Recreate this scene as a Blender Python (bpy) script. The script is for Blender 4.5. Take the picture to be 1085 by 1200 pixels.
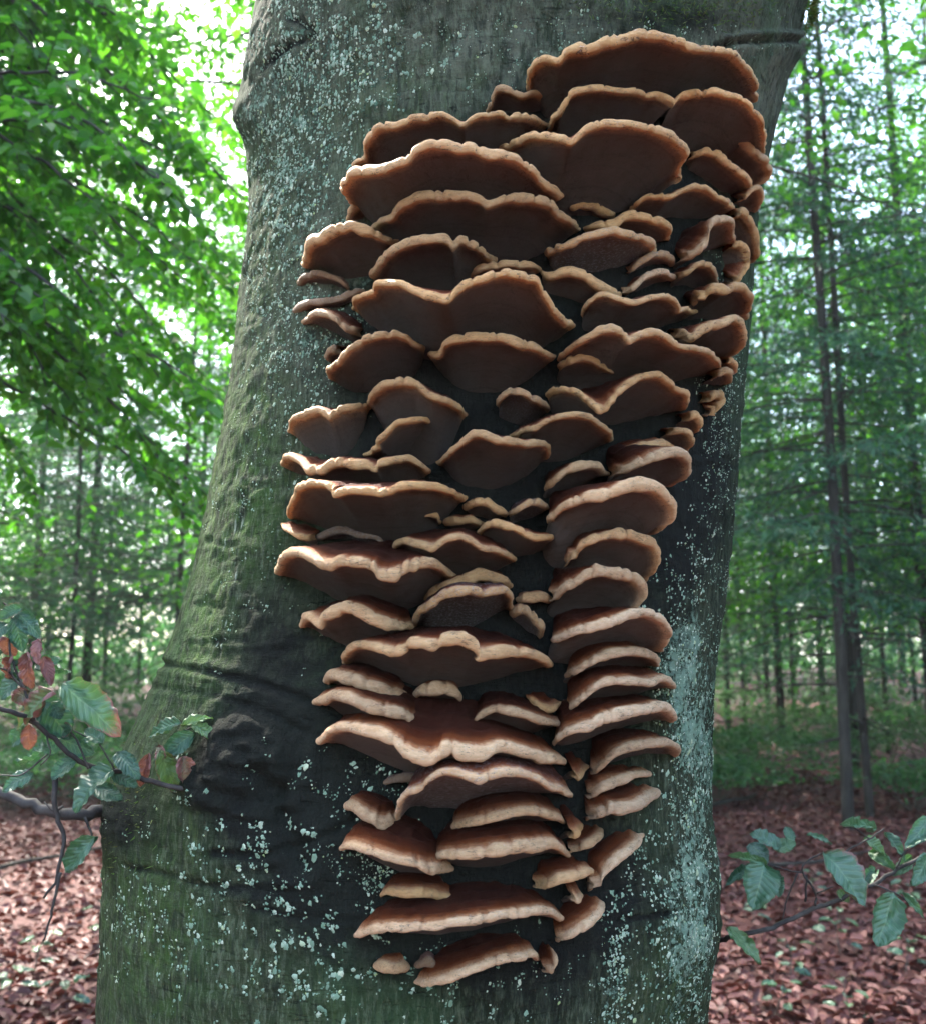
import bpy, math, random
import numpy as np
from mathutils import Vector, Matrix

SC = bpy.context.scene
for o in list(bpy.data.objects):
    bpy.data.objects.remove(o, do_unlink=True)
COL = SC.collection
R = math.radians

# ------------------------------------------------------------------ camera
CAM_Z, PITCH, FPX = 1.6, R(9.0), 1152.0          # photo pixels: 1085 x 1200
cam = bpy.data.cameras.new('camera')
cam.sensor_fit = 'VERTICAL'
cam.sensor_height = 24.0
cam.lens = 24.0 * FPX / 1200.0
cam.clip_start, cam.clip_end = 0.05, 1000.0
cam.dof.use_dof = True
cam.dof.focus_distance = 1.33
cam.dof.aperture_fstop = 4.2
cam_o = bpy.data.objects.new('camera', cam)
COL.objects.link(cam_o)
cam_o.location = (0, 0, CAM_Z)
cam_o.rotation_euler = (R(90) + PITCH, 0, 0)
SC.camera = cam_o

# ------------------------------------------------------------------ sky, sun, exposure
SUN_AZ, SUN_EL = R(-38), R(52)                    # azimuth from +Y towards +X
w = bpy.data.worlds.new('World')
SC.world = w
w.use_nodes = True
wn = w.node_tree
sky = wn.nodes.new('ShaderNodeTexSky')
sky.sky_type = 'NISHITA'
sky.sun_disc = False
sky.sun_elevation = SUN_EL
sky.sun_rotation = SUN_AZ % (2 * math.pi)
sky.dust_density = 3.0
sky.ozone_density = 0.6
bg = wn.nodes['Background']
bg.inputs['Strength'].default_value = 0.15
wn.links.new(sky.outputs[0], bg.inputs['Color'])
sun = bpy.data.lights.new('sun', 'SUN')
sun.energy = 2.4
sun.angle = R(0.6)
sun.color = (1.0, 0.95, 0.86)
sun_o = bpy.data.objects.new('sun', sun)
COL.objects.link(sun_o)
sdir = Vector((math.sin(SUN_AZ) * math.cos(SUN_EL), math.cos(SUN_AZ) * math.cos(SUN_EL), math.sin(SUN_EL)))
sun_o.rotation_euler = sdir.to_track_quat('Z', 'Y').to_euler()
sun_o.location = (-5, 8, 20)
vs = SC.view_settings
vs.view_transform = 'Standard'
vs.look = 'None'
vs.gamma = 1.0
vs.exposure = 3.5
SC.cycles.max_bounces = 5
SC.cycles.diffuse_bounces = 4
SC.cycles.glossy_bounces = 2
SC.cycles.transmission_bounces = 3
SC.cycles.transparent_max_bounces = 4
SC.cycles.volume_bounces = 0
SC.cycles.use_denoising = True
SC.cycles.use_adaptive_sampling = True
SC.cycles.adaptive_threshold = 0.02
SC.cycles.sample_clamp_indirect = 6.0

# ------------------------------------------------------------------ helpers
rng = np.random.default_rng(11)
random.seed(11)


def ray(px, py):
    px = np.asarray(px, float); py = np.asarray(py, float)
    dx = (px - 542.5) / FPX; up = (600.0 - py) / FPX
    return np.stack([dx, math.cos(PITCH) - up * math.sin(PITCH), math.sin(PITCH) + up * math.cos(PITCH)], -1)


def at(px, py, Y):
    d = ray(px, py)
    return np.array([0, 0, CAM_Z]) + d * (np.asarray(Y, float) / d[..., 1])[..., None]


def to_px(P):
    P = np.asarray(P, float)
    X = P[..., 0]; Y = P[..., 1]; Z = P[..., 2] - CAM_Z
    f = Y * math.cos(PITCH) + Z * math.sin(PITCH)
    u = -Y * math.sin(PITCH) + Z * math.cos(PITCH)
    f = np.where(f < 0.01, 0.01, f)
    return 542.5 + FPX * X / f, 600.0 - FPX * u / f


def _hash(ix, iy, iz, seed):
    h = (ix * 374761393 + iy * 668265263 + iz * 1440662683 + seed * 974711) & 0xFFFFFFFF
    h = ((h ^ (h >> 13)) * 1274126177) & 0xFFFFFFFF
    h = ((h ^ (h >> 16)) * 2246822519) & 0xFFFFFFFF
    return ((h ^ (h >> 15)) & 0xFFFFFF) / float(0x1000000)


def vnoise(x, y=0.0, z=0.0, seed=0):
    """value noise in -1..1"""
    x, y, z = np.broadcast_arrays(np.asarray(x, float), np.asarray(y, float), np.asarray(z, float))
    ix = np.floor(x).astype(np.int64); iy = np.floor(y).astype(np.int64); iz = np.floor(z).astype(np.int64)
    fx, fy, fz = x - ix, y - iy, z - iz
    fx = fx * fx * (3 - 2 * fx); fy = fy * fy * (3 - 2 * fy); fz = fz * fz * (3 - 2 * fz)
    r = 0.0
    for a in (0, 1):
        for b in (0, 1):
            for c in (0, 1):
                wgt = (fx if a else 1 - fx) * (fy if b else 1 - fy) * (fz if c else 1 - fz)
                r = r + wgt * _hash(ix + a, iy + b, iz + c, seed)
    return r * 2 - 1


def fbm(x, y=0.0, z=0.0, seed=0, octv=3):
    s, a, t = 0.0, 1.0, 0.0
    for k in range(octv):
        s = s + a * vnoise(np.asarray(x) * 2 ** k, np.asarray(y) * 2 ** k, np.asarray(z) * 2 ** k, seed + k * 17)
        t += a; a *= 0.5
    return s / t


def mesh_np(name, V, F, mat, attrs=None, smooth=True):
    """V (n,3); F (m,k) with constant k, or a list of such arrays"""
    V = np.ascontiguousarray(V, dtype=np.float32)
    Fs = F if isinstance(F, list) else [F]
    Fs = [np.asarray(f, dtype=np.int32) for f in Fs if len(f)]
    me = bpy.data.meshes.new(name)
    me.vertices.add(len(V))
    me.vertices.foreach_set('co', V.ravel())
    nl = sum(f.size for f in Fs); nf = sum(len(f) for f in Fs)
    me.loops.add(nl)
    me.loops.foreach_set('vertex_index', np.concatenate([f.ravel() for f in Fs]))
    me.polygons.add(nf)
    tot = np.concatenate([np.full(len(f), f.shape[1], np.int32) for f in Fs])
    st = np.concatenate([[0], np.cumsum(tot)[:-1]]).astype(np.int32)
    me.polygons.foreach_set('loop_start', st)
    me.polygons.foreach_set('loop_total', tot)
    me.polygons.foreach_set('use_smooth', np.full(nf, smooth))
    for k, a in (attrs or {}).items():
        at_ = me.attributes.new(k, 'FLOAT', 'POINT')
        at_.data.foreach_set('value', np.ascontiguousarray(a, dtype=np.float32))
    me.update(calc_edges=True)
    me.validate()
    if mat:
        me.materials.append(mat)
    return me


def link(name, data, parent=None, label=None, cat=None, group=None, kind=None, loc=(0, 0, 0)):
    o = bpy.data.objects.new(name, data)
    COL.objects.link(o)
    o.location = loc
    if parent is not None:
        o.parent = parent
    if label: o['label'] = label
    if cat: o['category'] = cat
    if group: o['group'] = group
    if kind: o['kind'] = kind
    return o


def tube(path, radii, seg=8, cap=True):
    """swept tube -> V, quads"""
    path = np.asarray(path, float); n = len(path)
    radii = np.broadcast_to(np.asarray(radii, float), (n,))
    T = np.gradient(path, axis=0)
    T /= np.linalg.norm(T, axis=1)[:, None] + 1e-12
    ref = np.array([0.0, 0, 1]) if abs(T[:, 2]).mean() < 0.8 else np.array([1.0, 0, 0])
    A = np.cross(T, ref); A /= np.linalg.norm(A, axis=1)[:, None] + 1e-12
    B = np.cross(A, T)
    an = np.linspace(0, 2 * np.pi, seg, endpoint=False)
    V = path[:, None] + radii[:, None, None] * (np.cos(an)[None, :, None] * A[:, None] + np.sin(an)[None, :, None] * B[:, None])
    V = V.reshape(-1, 3)
    i = np.arange(n - 1)[:, None] * seg; j = np.arange(seg)[None]; j2 = (j + 1) % seg
    F = np.stack([i + j, i + j2, i + seg + j2, i + seg + j], -1).reshape(-1, 4)
    if cap:
        V = np.vstack([V, path[:1], path[-1:]])
        c0, c1 = n * seg, n * seg + 1
        jj = np.arange(seg); k2 = (jj + 1) % seg
        F = np.vstack([F, np.stack([np.full(seg, c0), k2, jj, np.full(seg, c0)], -1)[:0]])
        caps = np.vstack([np.stack([np.full(seg, c0), k2, jj], -1),
                          np.stack([np.full(seg, c1), (n - 1) * seg + jj, (n - 1) * seg + k2], -1)])
        return V, F, caps
    return V, F, np.zeros((0, 3), int)


def join(parts):
    Vs, Qs, Ts, off = [], [], [], 0
    for V, Q, T in parts:
        Vs.append(V); Qs.append(np.asarray(Q).reshape(-1, 4) + off); Ts.append(np.asarray(T).reshape(-1, 3) + off); off += len(V)
    return np.vstack(Vs), [np.vstack(Qs), np.vstack(Ts)]


def smooth_path(pts, n):
    pts = np.asarray(pts, float)
    s = np.concatenate([[0], np.cumsum(np.linalg.norm(np.diff(pts, axis=0), axis=1))])
    t = np.linspace(0, s[-1], n)
    P = np.stack([np.interp(t, s, pts[:, k]) for k in range(pts.shape[1])], -1)
    for _ in range(max(1, n // 10)):
        P[1:-1] = 0.25 * P[:-2] + 0.5 * P[1:-1] + 0.25 * P[2:]
    return P


# ------------------------------------------------------------------ materials
def new_mat(name):
    m = bpy.data.materials.new(name)
    m.use_nodes = True
    nt = m.node_tree
    nt.nodes.clear()
    return m, nt


def N(nt, typ, **kw):
    n = nt.nodes.new(typ)
    for k, v in kw.items():
        if k.startswith('i_'):
            key = k[2:]
            key = int(key) if key.isdigit() else key
            n.inputs[key].default_value = v
        else:
            setattr(n, k, v)
    return n


def attr(nt, name):
    return N(nt, 'ShaderNodeAttribute', attribute_name=name).outputs['Fac']


def math_(nt, op, a, b=None, clamp=False):
    n = N(nt, 'ShaderNodeMath', operation=op, use_clamp=clamp)
    for i, v in enumerate((a, b)):
        if v is None: continue
        if isinstance(v, (int, float)): n.inputs[i].default_value = v
        else: nt.links.new(v, n.inputs[i])
    return n.outputs[0]


def noise(nt, scale, detail=4, rough=0.6, vec=None, dist=0.0):
    n = N(nt, 'ShaderNodeTexNoise')
    n.inputs['Scale'].default_value = scale
    n.inputs['Detail'].default_value = detail
    n.inputs['Roughness'].default_value = rough
    n.inputs['Distortion'].default_value = dist
    if vec is not None: nt.links.new(vec, n.inputs['Vector'])
    return n.outputs['Fac']


def step(nt, v, lo, hi):
    n = N(nt, 'ShaderNodeMapRange', interpolation_type='SMOOTHSTEP')
    n.inputs['From Min'].default_value = lo
    n.inputs['From Max'].default_value = hi
    nt.links.new(v, n.inputs['Value'])
    return n.outputs[0]


def mix(nt, fac, a, b, blend='MIX'):
    n = N(nt, 'ShaderNodeMix', data_type='RGBA', blend_type=blend)
    for i, v in ((0, fac), (6, a), (7, b)):
        if isinstance(v, (int, float)): n.inputs[i].default_value = v
        elif isinstance(v, tuple): n.inputs[i].default_value = (*v, 1.0)
        else: nt.links.new(v, n.inputs[i])
    return n.outputs[2]


def ramp(nt, v, stops):
    n = N(nt, 'ShaderNodeValToRGB')
    cr = n.color_ramp
    while len(cr.elements) > 1: cr.elements.remove(cr.elements[-1])
    for i, (p, c) in enumerate(stops):
        e = cr.elements[0] if i == 0 else cr.elements.new(p)
        e.position = p; e.color = (*c, 1.0)
    nt.links.new(v, n.inputs[0])
    return n.outputs[0]


def scaled(nt, sx, sy, sz):
    tc = N(nt, 'ShaderNodeTexCoord')
    mp = N(nt, 'ShaderNodeMapping')
    mp.inputs['Scale'].default_value = (sx, sy, sz)
    nt.links.new(tc.outputs['Object'], mp.inputs['Vector'])
    return mp.outputs[0]


def finish(nt, color, rough=0.8, bump=None, bdist=0.002, bstr=1.0, spec=0.3):
    b = N(nt, 'ShaderNodeBsdfPrincipled')
    out = N(nt, 'ShaderNodeOutputMaterial')
    if isinstance(color, tuple): b.inputs['Base Color'].default_value = (*color, 1)
    else: nt.links.new(color, b.inputs['Base Color'])
    if isinstance(rough, (int, float)): b.inputs['Roughness'].default_value = rough
    else: nt.links.new(rough, b.inputs['Roughness'])
    b.inputs['Specular IOR Level'].default_value = spec
    if bump is not None:
        bn = N(nt, 'ShaderNodeBump')
        bn.inputs['Distance'].default_value = bdist
        bn.inputs['Strength'].default_value = bstr
        nt.links.new(bump, bn.inputs['Height'])
        nt.links.new(bn.outputs[0], b.inputs['Normal'])
    nt.links.new(b.outputs[0], out.inputs[0])
    return b


def mat_fungus():
    m, nt = new_mat('bracket_flesh')
    e = attr(nt, 'edge')                                   # signed distance from the rim in metres, + crust, - pores
    tint = attr(nt, 'tint')
    wht = attr(nt, 'white')
    rimv = attr(nt, 'rimv')
    n1 = noise(nt, 60, 3)
    n2 = noise(nt, 14, 3)
    wob = math_(nt, 'MULTIPLY', math_(nt, 'SUBTRACT', n1, 0.5), 0.010)
    ed = math_(nt, 'ADD', e, wob)
    v = math_(nt, 'MULTIPLY_ADD', ed, 10.0)
    v.node.inputs[2].default_value = 0.5
    warm = ramp(nt, v, [(0.0, (.074, .057, .041)), (0.20, (.098, .073, .052)), (0.30, (.130, .089, .058)), (0.385, (.27, .158, .080)), (0.43, (.75, .43, .165)),
                        (0.52, (.86, .52, .215)), (0.565, (.50, .20, .080)), (0.63, (.19, .048, .014)), (0.78, (.070, .015, .006)), (1.0, (.040, .010, .005))])
    cool = ramp(nt, v, [(0.0, (.112, .086, .068)), (0.24, (.135, .101, .079)), (0.33, (.24, .165, .116)), (0.40, (.70, .45, .27)),
                        (0.535, (.90, .65, .40)), (0.58, (.52, .25, .11)), (0.65, (.20, .055, .016)), (0.80, (.070, .016, .006)), (1.0, (.040, .010, .005))])
    col = mix(nt, tint, warm, cool)
    # uneven tone
    col = mix(nt, math_(nt, 'MULTIPLY', step(nt, n2, 0.35, 0.75), 0.6), col, (.72, .66, .62), 'MULTIPLY')
    # concentric faint rings on the pores and crust
    rings = N(nt, 'ShaderNodeTexNoise', noise_dimensions='1D')
    nt.links.new(math_(nt, 'MULTIPLY', ed, 170.0), rings.inputs['W'])
    rings.inputs['Scale'].default_value = 1.0
    rings.inputs['Detail'].default_value = 1.0
    col = mix(nt, math_(nt, 'MULTIPLY', step(nt, rings.outputs['Fac'], 0.5, 0.75), 0.75), col, (.66, .58, .53), 'MULTIPLY')
    # fissures, thumb-wide zones and bracket to bracket differences
    fz = N(nt, 'ShaderNodeTexVoronoi', feature='DISTANCE_TO_EDGE'); fz.inputs['Scale'].default_value = 26
    wv = N(nt, 'ShaderNodeVectorMath', operation='ADD')
    tcn = N(nt, 'ShaderNodeTexCoord'); nzc = N(nt, 'ShaderNodeTexNoise'); nzc.inputs['Scale'].default_value = 40
    sc_ = N(nt, 'ShaderNodeVectorMath', operation='SCALE'); sc_.inputs['Scale'].default_value = .03
    nt.links.new(nzc.outputs['Color'], sc_.inputs[0]); nt.links.new(tcn.outputs['Object'], wv.inputs[0]); nt.links.new(sc_.outputs[0], wv.inputs[1])
    nt.links.new(wv.outputs[0], fz.inputs['Vector'])
    fis = math_(nt, 'MULTIPLY', step(nt, fz.outputs['Distance'], .035, .012), step(nt, noise(nt, 19, 3), .50, .58))
    col = mix(nt, math_(nt, 'MULTIPLY', fis, .75), col, (.05, .022, .015))
    zone = step(nt, noise(nt, 9, 3, .6), .38, .62)
    col = mix(nt, math_(nt, 'MULTIPLY', zone, .45), col, (.78, .62, .50), 'MULTIPLY')
    tone = attr(nt, 'tone')
    tn = N(nt, 'ShaderNodeCombineColor')
    for q_ in range(3): nt.links.new(tone, tn.inputs[q_])
    col = mix(nt, 1.0, col, tn.outputs[0], 'MULTIPLY')
    # dull withered rims
    col = mix(nt, rimv, col, (.075, .055, .05))
    # mould and spore dust
    mould = math_(nt, 'MULTIPLY', step(nt, noise(nt, 38, 4, .65), 0.50, 0.66), wht)
    col = mix(nt, math_(nt, 'MULTIPLY', mould, 0.85), col, (.42, .42, .46))
    fl = math_(nt, 'MULTIPLY', step(nt, noise(nt, 75, 4, .7), 0.61, 0.66), step(nt, math_(nt, 'ABSOLUTE', e), 0.022, 0.004))
    col = mix(nt, math_(nt, 'MULTIPLY', fl, 0.7), col, (.68, .62, .58))
    # dark specks (insect holes, bruises)
    vo = N(nt, 'ShaderNodeTexVoronoi')
    vo.inputs['Scale'].default_value = 48
    vo.inputs['Randomness'].default_value = 1.0
    spk = math_(nt, 'MULTIPLY', step(nt, vo.outputs['Distance'], 0.17, 0.10), step(nt, noise(nt, 17, 3), 0.47, 0.56))
    col = mix(nt, math_(nt, 'MULTIPLY', spk, 0.85), col, (.022, .012, .01))
    bru = step(nt, noise(nt, 40, 6, .75), 0.60, 0.68)
    col = mix(nt, math_(nt, 'MULTIPLY', bru, 0.55), col, (.06, .028, .02))
    # glossy crust, dull pores
    rough = N(nt, 'ShaderNodeMapRange')
    nt.links.new(ed, rough.inputs[0])
    for i, val in ((1, 0.0), (2, 0.03), (3, 0.55), (4, 0.42)): rough.inputs[i].default_value = val
    h = math_(nt, 'ADD', math_(nt, 'MULTIPLY', n1, 0.8), math_(nt, 'MULTIPLY', noise(nt, 260, 3, .6), 0.5))
    h = math_(nt, 'ADD', h, math_(nt, 'MULTIPLY', rings.outputs['Fac'], 0.45))
    h = math_(nt, 'SUBTRACT', h, math_(nt, 'MULTIPLY', fis, 0.5))
    pores = N(nt, 'ShaderNodeTexVoronoi'); pores.inputs['Scale'].default_value = 420
    h = math_(nt, 'ADD', h, math_(nt, 'MULTIPLY', pores.outputs['Distance'], 0.25))
    pb = finish(nt, col, rough.outputs[0], h, 0.0045, 0.9, 0.14)
    sp_ = math_(nt, 'MULTIPLY_ADD', step(nt, ed, .020, .0), .18)
    sp_.node.inputs[2].default_value = .07
    nt.links.new(sp_, pb.inputs['Specular IOR Level'])
    return m


def mat_bark():
    m, nt = new_mat('beech_bark')
    moss, stain_shade, lich, grey = (attr(nt, k) for k in ('moss', 'stain_shade', 'lich', 'grey'))
    wide = scaled(nt, 1, 1, 2.2)
    tall = scaled(nt, 1, 1, 1.3)
    big = noise(nt, 7, 5, .65)
    strk = noise(nt, 30, 5, .7, tall, 0.4)
    fine = noise(nt, 130, 5, .7)
    hor = noise(nt, 24, 5, .7, scaled(nt, 1, 1, 5.5), 0.5)
    col = mix(nt, step(nt, big, .35, .68), (.0105, .0145, .0075), (.031, .038, .0205))
    col = mix(nt, math_(nt, 'MULTIPLY', step(nt, fine, .42, .70), .50), col, (.068, .080, .049))
    col = mix(nt, math_(nt, 'MULTIPLY', math_(nt, 'MULTIPLY', grey, .75), step(nt, noise(nt, 70, 5, .75), .35, .6)), col, (.112, .114, .082))
    mm = math_(nt, 'MULTIPLY', moss, step(nt, math_(nt, 'ADD', strk, math_(nt, 'MULTIPLY', fine, .5)), .55, .95))
    col = mix(nt, math_(nt, 'MULTIPLY', mm, .9), col, (.034, .070, .015))
    mm2 = math_(nt, 'MULTIPLY', moss, step(nt, noise(nt, 55, 5, .75), .57, .68))
    col = mix(nt, math_(nt, 'MULTIPLY', mm2, .75), col, (.085, .12, .032))
    gr = noise(nt, 330, 4, .75)
    col = mix(nt, math_(nt, 'MULTIPLY', step(nt, gr, .50, .60), .45), col, (.100, .118, .074))
    col = mix(nt, math_(nt, 'MULTIPLY', step(nt, noise(nt, 210, 4, .75), .47, .36), .7), col, (.016, .019, .014))
    alg = step(nt, noise(nt, 11, 4, .6), .5, .72)
    col = mix(nt, math_(nt, 'MULTIPLY', alg, .55), col, (.027, .054, .023))
    # grey-green crust lichen
    lm = math_(nt, 'ADD', math_(nt, 'MULTIPLY', lich, .21), math_(nt, 'MULTIPLY', noise(nt, 85, 7, .8, scaled(nt, 1, 1, 1.1)), 1.0))
    lm = math_(nt, 'ADD', lm, math_(nt, 'MULTIPLY', math_(nt, 'SUBTRACT', noise(nt, 11, 4, .65, tall), .5), .62))
    lmask = step(nt, lm, .70, .78)
    lcol = mix(nt, step(nt, noise(nt, 18, 3), .35, .65), (.092, .168, .108), (.170, .245, .172))
    lcol = mix(nt, math_(nt, 'MULTIPLY', step(nt, fine, .5, .7), .5), lcol, (.15, .22, .19))
    col = mix(nt, math_(nt, 'MULTIPLY', lmask, .85), col, lcol)
    # black wet stains, and shade painted into the bark between the brackets
    sm = math_(nt, 'ADD', stain_shade, math_(nt, 'MULTIPLY', math_(nt, 'SUBTRACT', strk, .5), .9))
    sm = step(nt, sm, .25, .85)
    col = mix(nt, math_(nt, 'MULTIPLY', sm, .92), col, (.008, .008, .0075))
    # small pale specks everywhere
    vo = N(nt, 'ShaderNodeTexVoronoi'); vo.inputs['Scale'].default_value = 120
    sp = math_(nt, 'MULTIPLY', step(nt, vo.outputs['Distance'], .26, .14), step(nt, noise(nt, 16, 4, .7), .58, .68))
    sp = math_(nt, 'MULTIPLY', sp, math_(nt, 'SUBTRACT', 1.0, sm))
    col = mix(nt, math_(nt, 'MULTIPLY', sp, .8), col, (.34, .39, .29))
    crack = step(nt, hor, .37, .33)
    col = mix(nt, math_(nt, 'MULTIPLY', crack, .6), col, (.016, .018, .014))
    h = math_(nt, 'ADD', math_(nt, 'MULTIPLY', fine, .75), math_(nt, 'MULTIPLY', strk, .22))
    h = math_(nt, 'ADD', h, math_(nt, 'MULTIPLY', hor, .35))
    h = math_(nt, 'ADD', h, math_(nt, 'MULTIPLY', gr, .3))
    h = math_(nt, 'ADD', h, math_(nt, 'MULTIPLY', lmask, .30))
    h = math_(nt, 'SUBTRACT', h, math_(nt, 'MULTIPLY', crack, .45))
    h = math_(nt, 'ADD', h, math_(nt, 'MULTIPLY', sp, .3))
    finish(nt, col, .92, h, 0.011, 1.0, 0.05)
    return m


def mat_simple(name, c1, c2, scale, rough=.85, bd=.004, sx=(1, 1, 1), spec=.2):
    m, nt = new_mat(name)
    v = scaled(nt, *sx)
    n = noise(nt, scale, 5, .65, v)
    col = mix(nt, step(nt, n, .3, .7), c1, c2)
    finish(nt, col, rough, n, bd, .8, spec)
    return m


def mat_leaf(name, greens, brown=None, trans=.45, rough=.45, spec=.4, veins=False, tcol=(1.25, 1.35, .55)):
    """leaf blades: reflect and let light through; 'rnd' varies the tone, 'brown' marks withering"""
    m, nt = new_mat(name)
    rnd = attr(nt, 'rnd')
    col = ramp(nt, rnd, [(i / (len(greens) - 1), g) for i, g in enumerate(greens)])
    bump = None
    if veins:
        u, v = attr(nt, 'lu'), attr(nt, 'lv')               # along, across (-1..1)
        av = math_(nt, 'ABSOLUTE', v)
        ph = math_(nt, 'SUBTRACT', math_(nt, 'MULTIPLY', u, 9.0), math_(nt, 'MULTIPLY', av, 2.4))
        fr = math_(nt, 'ABSOLUTE', math_(nt, 'SUBTRACT', math_(nt, 'FRACT', ph), .5))
        vein = math_(nt, 'MAXIMUM', step(nt, fr, .09, .02), step(nt, av, .07, .02))
        col = mix(nt, math_(nt, 'MULTIPLY', vein, .35), col, (.16, .24, .12))
        col = mix(nt, math_(nt, 'MULTIPLY', step(nt, noise(nt, 90, 4, .7), .45, .7), .35), col, (.02, .045, .03))
        bump = math_(nt, 'SUBTRACT', math_(nt, 'MULTIPLY', fr, 1.4), math_(nt, 'MULTIPLY', noise(nt, 140, 2), .4))
    if brown is not None:
        br = attr(nt, 'brown')
        bm = math_(nt, 'ADD', br, math_(nt, 'MULTIPLY', math_(nt, 'SUBTRACT', noise(nt, 45, 3, .6), .5), .9))
        bmask = step(nt, bm, .45, .6)
        bcol = mix(nt, noise(nt, 60, 3), brown[0], brown[1])
        col = mix(nt, bmask, col, bcol)
    d = finish(nt, col, rough, bump, .0015, .7, spec)
    tr = N(nt, 'ShaderNodeBsdfTranslucent')
    tint = mix(nt, 1.0, col, tcol, 'MULTIPLY')
    nt.links.new(tint, tr.inputs['Color'])
    mx = N(nt, 'ShaderNodeMixShader')
    mx.inputs[0].default_value = trans
    nt.links.new(d.outputs[0], mx.inputs[1])
    nt.links.new(tr.outputs[0], mx.inputs[2])
    out = [n for n in nt.nodes if n.type == 'OUTPUT_MATERIAL'][0]
    nt.links.new(mx.outputs[0], out.inputs[0])
    return m


M_FUN = mat_fungus()
M_BARK = mat_bark()
M_TWIG = mat_simple('twig_bark', (.018, .016, .015), (.050, .044, .038), 40, .75, .002)
M_STEM = mat_simple('sapling_bark', (.05, .04, .03), (.11, .09, .07), 60, .8, .002)
M_TRUNK = mat_simple('background_bark', (.020, .017, .014), (.050, .044, .036), 9, .9, .02, (1, 1, .3))
M_MOSS = mat_leaf('moss_blades', [(.03, .06, .015), (.07, .12, .03), (.10, .10, .04)], trans=.25, rough=.8, spec=.1)
M_BEECH = mat_leaf('beech_leaf', [(.030, .100, .018), (.050, .145, .024), (.085, .190, .030)], trans=.55, tcol=(1.3, 1.8, .5))
M_TWIGLEAF = mat_leaf('beech_twig_leaf', [(.022, .070, .042), (.036, .098, .042), (.085, .150, .034)],
                      ((.11, .036, .032), (.22, .085, .070)), trans=.18, rough=.32, spec=.6, veins=True, tcol=(1.05, 1.25, .75))
M_SPRUCE = mat_leaf('spruce_needles', [(.020, .062, .038), (.032, .090, .050), (.052, .120, .060)], trans=.35, rough=.6, spec=.25, tcol=(1.1, 1.4, .9))
M_LITTER = mat_leaf('dead_beech_leaf', [(.040, .013, .010), (.072, .023, .019), (.115, .040, .033), (.18, .080, .066)], trans=.12, rough=.6, spec=.3, tcol=(1, .8, .6))
M_FAR = mat_leaf('woodland_leaf', [(.030, .085, .040), (.045, .12, .05), (.07, .16, .06)], trans=.45, tcol=(1.2, 1.5, .7))


def mat_lichen():
    m, nt = new_mat('lichen_crust')
    col = ramp(nt, attr(nt, 'rnd'), [(0, (.085, .15, .095)), (.4, (.145, .22, .145)), (.75, (.24, .31, .215)), (.93, (.38, .43, .32)), (1, (.23, .29, .11))])
    n = noise(nt, 300, 4, .7)
    col = mix(nt, math_(nt, 'MULTIPLY', step(nt, n, .45, .7), .5), col, (.16, .20, .16))
    finish(nt, col, .9, n, .002, .8, .15)
    return m


def mat_ground():
    m, nt = new_mat('forest_floor')
    vo = N(nt, 'ShaderNodeTexVoronoi'); vo.inputs['Scale'].default_value = 17
    n = noise(nt, 3, 5, .65)
    col = mix(nt, vo.outputs['Color'], (.016, .007, .006), (.065, .023, .019))
    col = mix(nt, step(nt, n, .45, .7), col, (.05, .024, .018), 'MIX')
    finish(nt, col, .8, vo.outputs['Distance'], .03, .8, .2)
    return m


M_LICH = mat_lichen()
M_GROUND = mat_ground()

# ------------------------------------------------------------------ ground
def ground_z(x, y):
    x = np.asarray(x, float); y = np.asarray(y, float)
    far = np.clip((y - 11) / 40, 0, 1)
    z = 1.5 * far * far * (3 - 2 * far) + .10 * fbm(x * .35, y * .35, 3.0, 5, 3) * np.clip(np.hypot(x, y) / 3, .3, 1)
    z = z + .35 * np.clip((y - 9) / 10, 0, 1) * vnoise(x * .12, y * .12, 1.0, 8)
    return z + .12 * np.exp(-((x - 0.0) ** 2 + (y - 1.75) ** 2) / 1.2)


gx = np.concatenate([np.linspace(-400, -25, 14), np.linspace(-22, 22, 110), np.linspace(25, 400, 14)])
gy = np.concatenate([np.linspace(-400, -20, 12), np.linspace(-15, 60, 190), np.linspace(66, 500, 16)])
GX, GY = np.meshgrid(gx, gy)
GV = np.stack([GX, GY, ground_z(GX, GY)], -1).reshape(-1, 3)
i = np.arange(len(gy) - 1)[:, None] * len(gx); j = np.arange(len(gx) - 1)[None]
GF = np.stack([i + j, i + j + 1, i + len(gx) + j + 1, i + len(gx) + j], -1).reshape(-1, 4)
link('ground', mesh_np('ground', GV, GF, M_GROUND), label='forest floor of brown beech leaf litter', kind='structure')


# ------------------------------------------------------------------ the beech trunk
YC = 1.75
EDGE = [(0, 303, 957), (60, 293, 940), (130, 283, 922), (200, 290, 903), (260, 293, 892), (330, 285, 885), (400, 277, 880), (480, 264, 870), (560, 248, 862),
        (640, 232, 855), (700, 217, 849), (760, 198, 842), (800, 183, 838), (850, 158, 836), (900, 140, 834), (950, 128, 835), (1000, 131, 843),
        (1040, 127, 850), (1080, 124, 846), (1140, 121, 836), (1200, 116, 823)]
tz, tx, tr_ = [], [], []
for py, xl, xr in EDGE:
    dl, dr = ray(xl, py), ray(xr, py)
    al, ar = math.atan2(dl[0], dl[1]), math.atan2(dr[0], dr[1])
    mid, half = (al + ar) / 2, (ar - al) / 2
    dist = YC / math.cos(mid)
    tx.append(YC * math.tan(mid)); tr_.append(dist * math.sin(half))
    dm = ray((xl + xr) / 2, py)
    tz.append(CAM_Z + dist * math.cos(half) * dm[2] / math.hypot(dm[0], dm[1]))
order = np.argsort(tz)
tz = np.array(tz)[order]; tx = np.array(tx)[order]; tr_ = np.array(tr_)[order]
z_lo, z_hi = tz[0], tz[-1]
tz = np.concatenate([[-.3, 0.05, .25, .6], tz, [z_hi + .35, z_hi + 1.0, z_hi + 2.5, z_hi + 5.0]])
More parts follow.
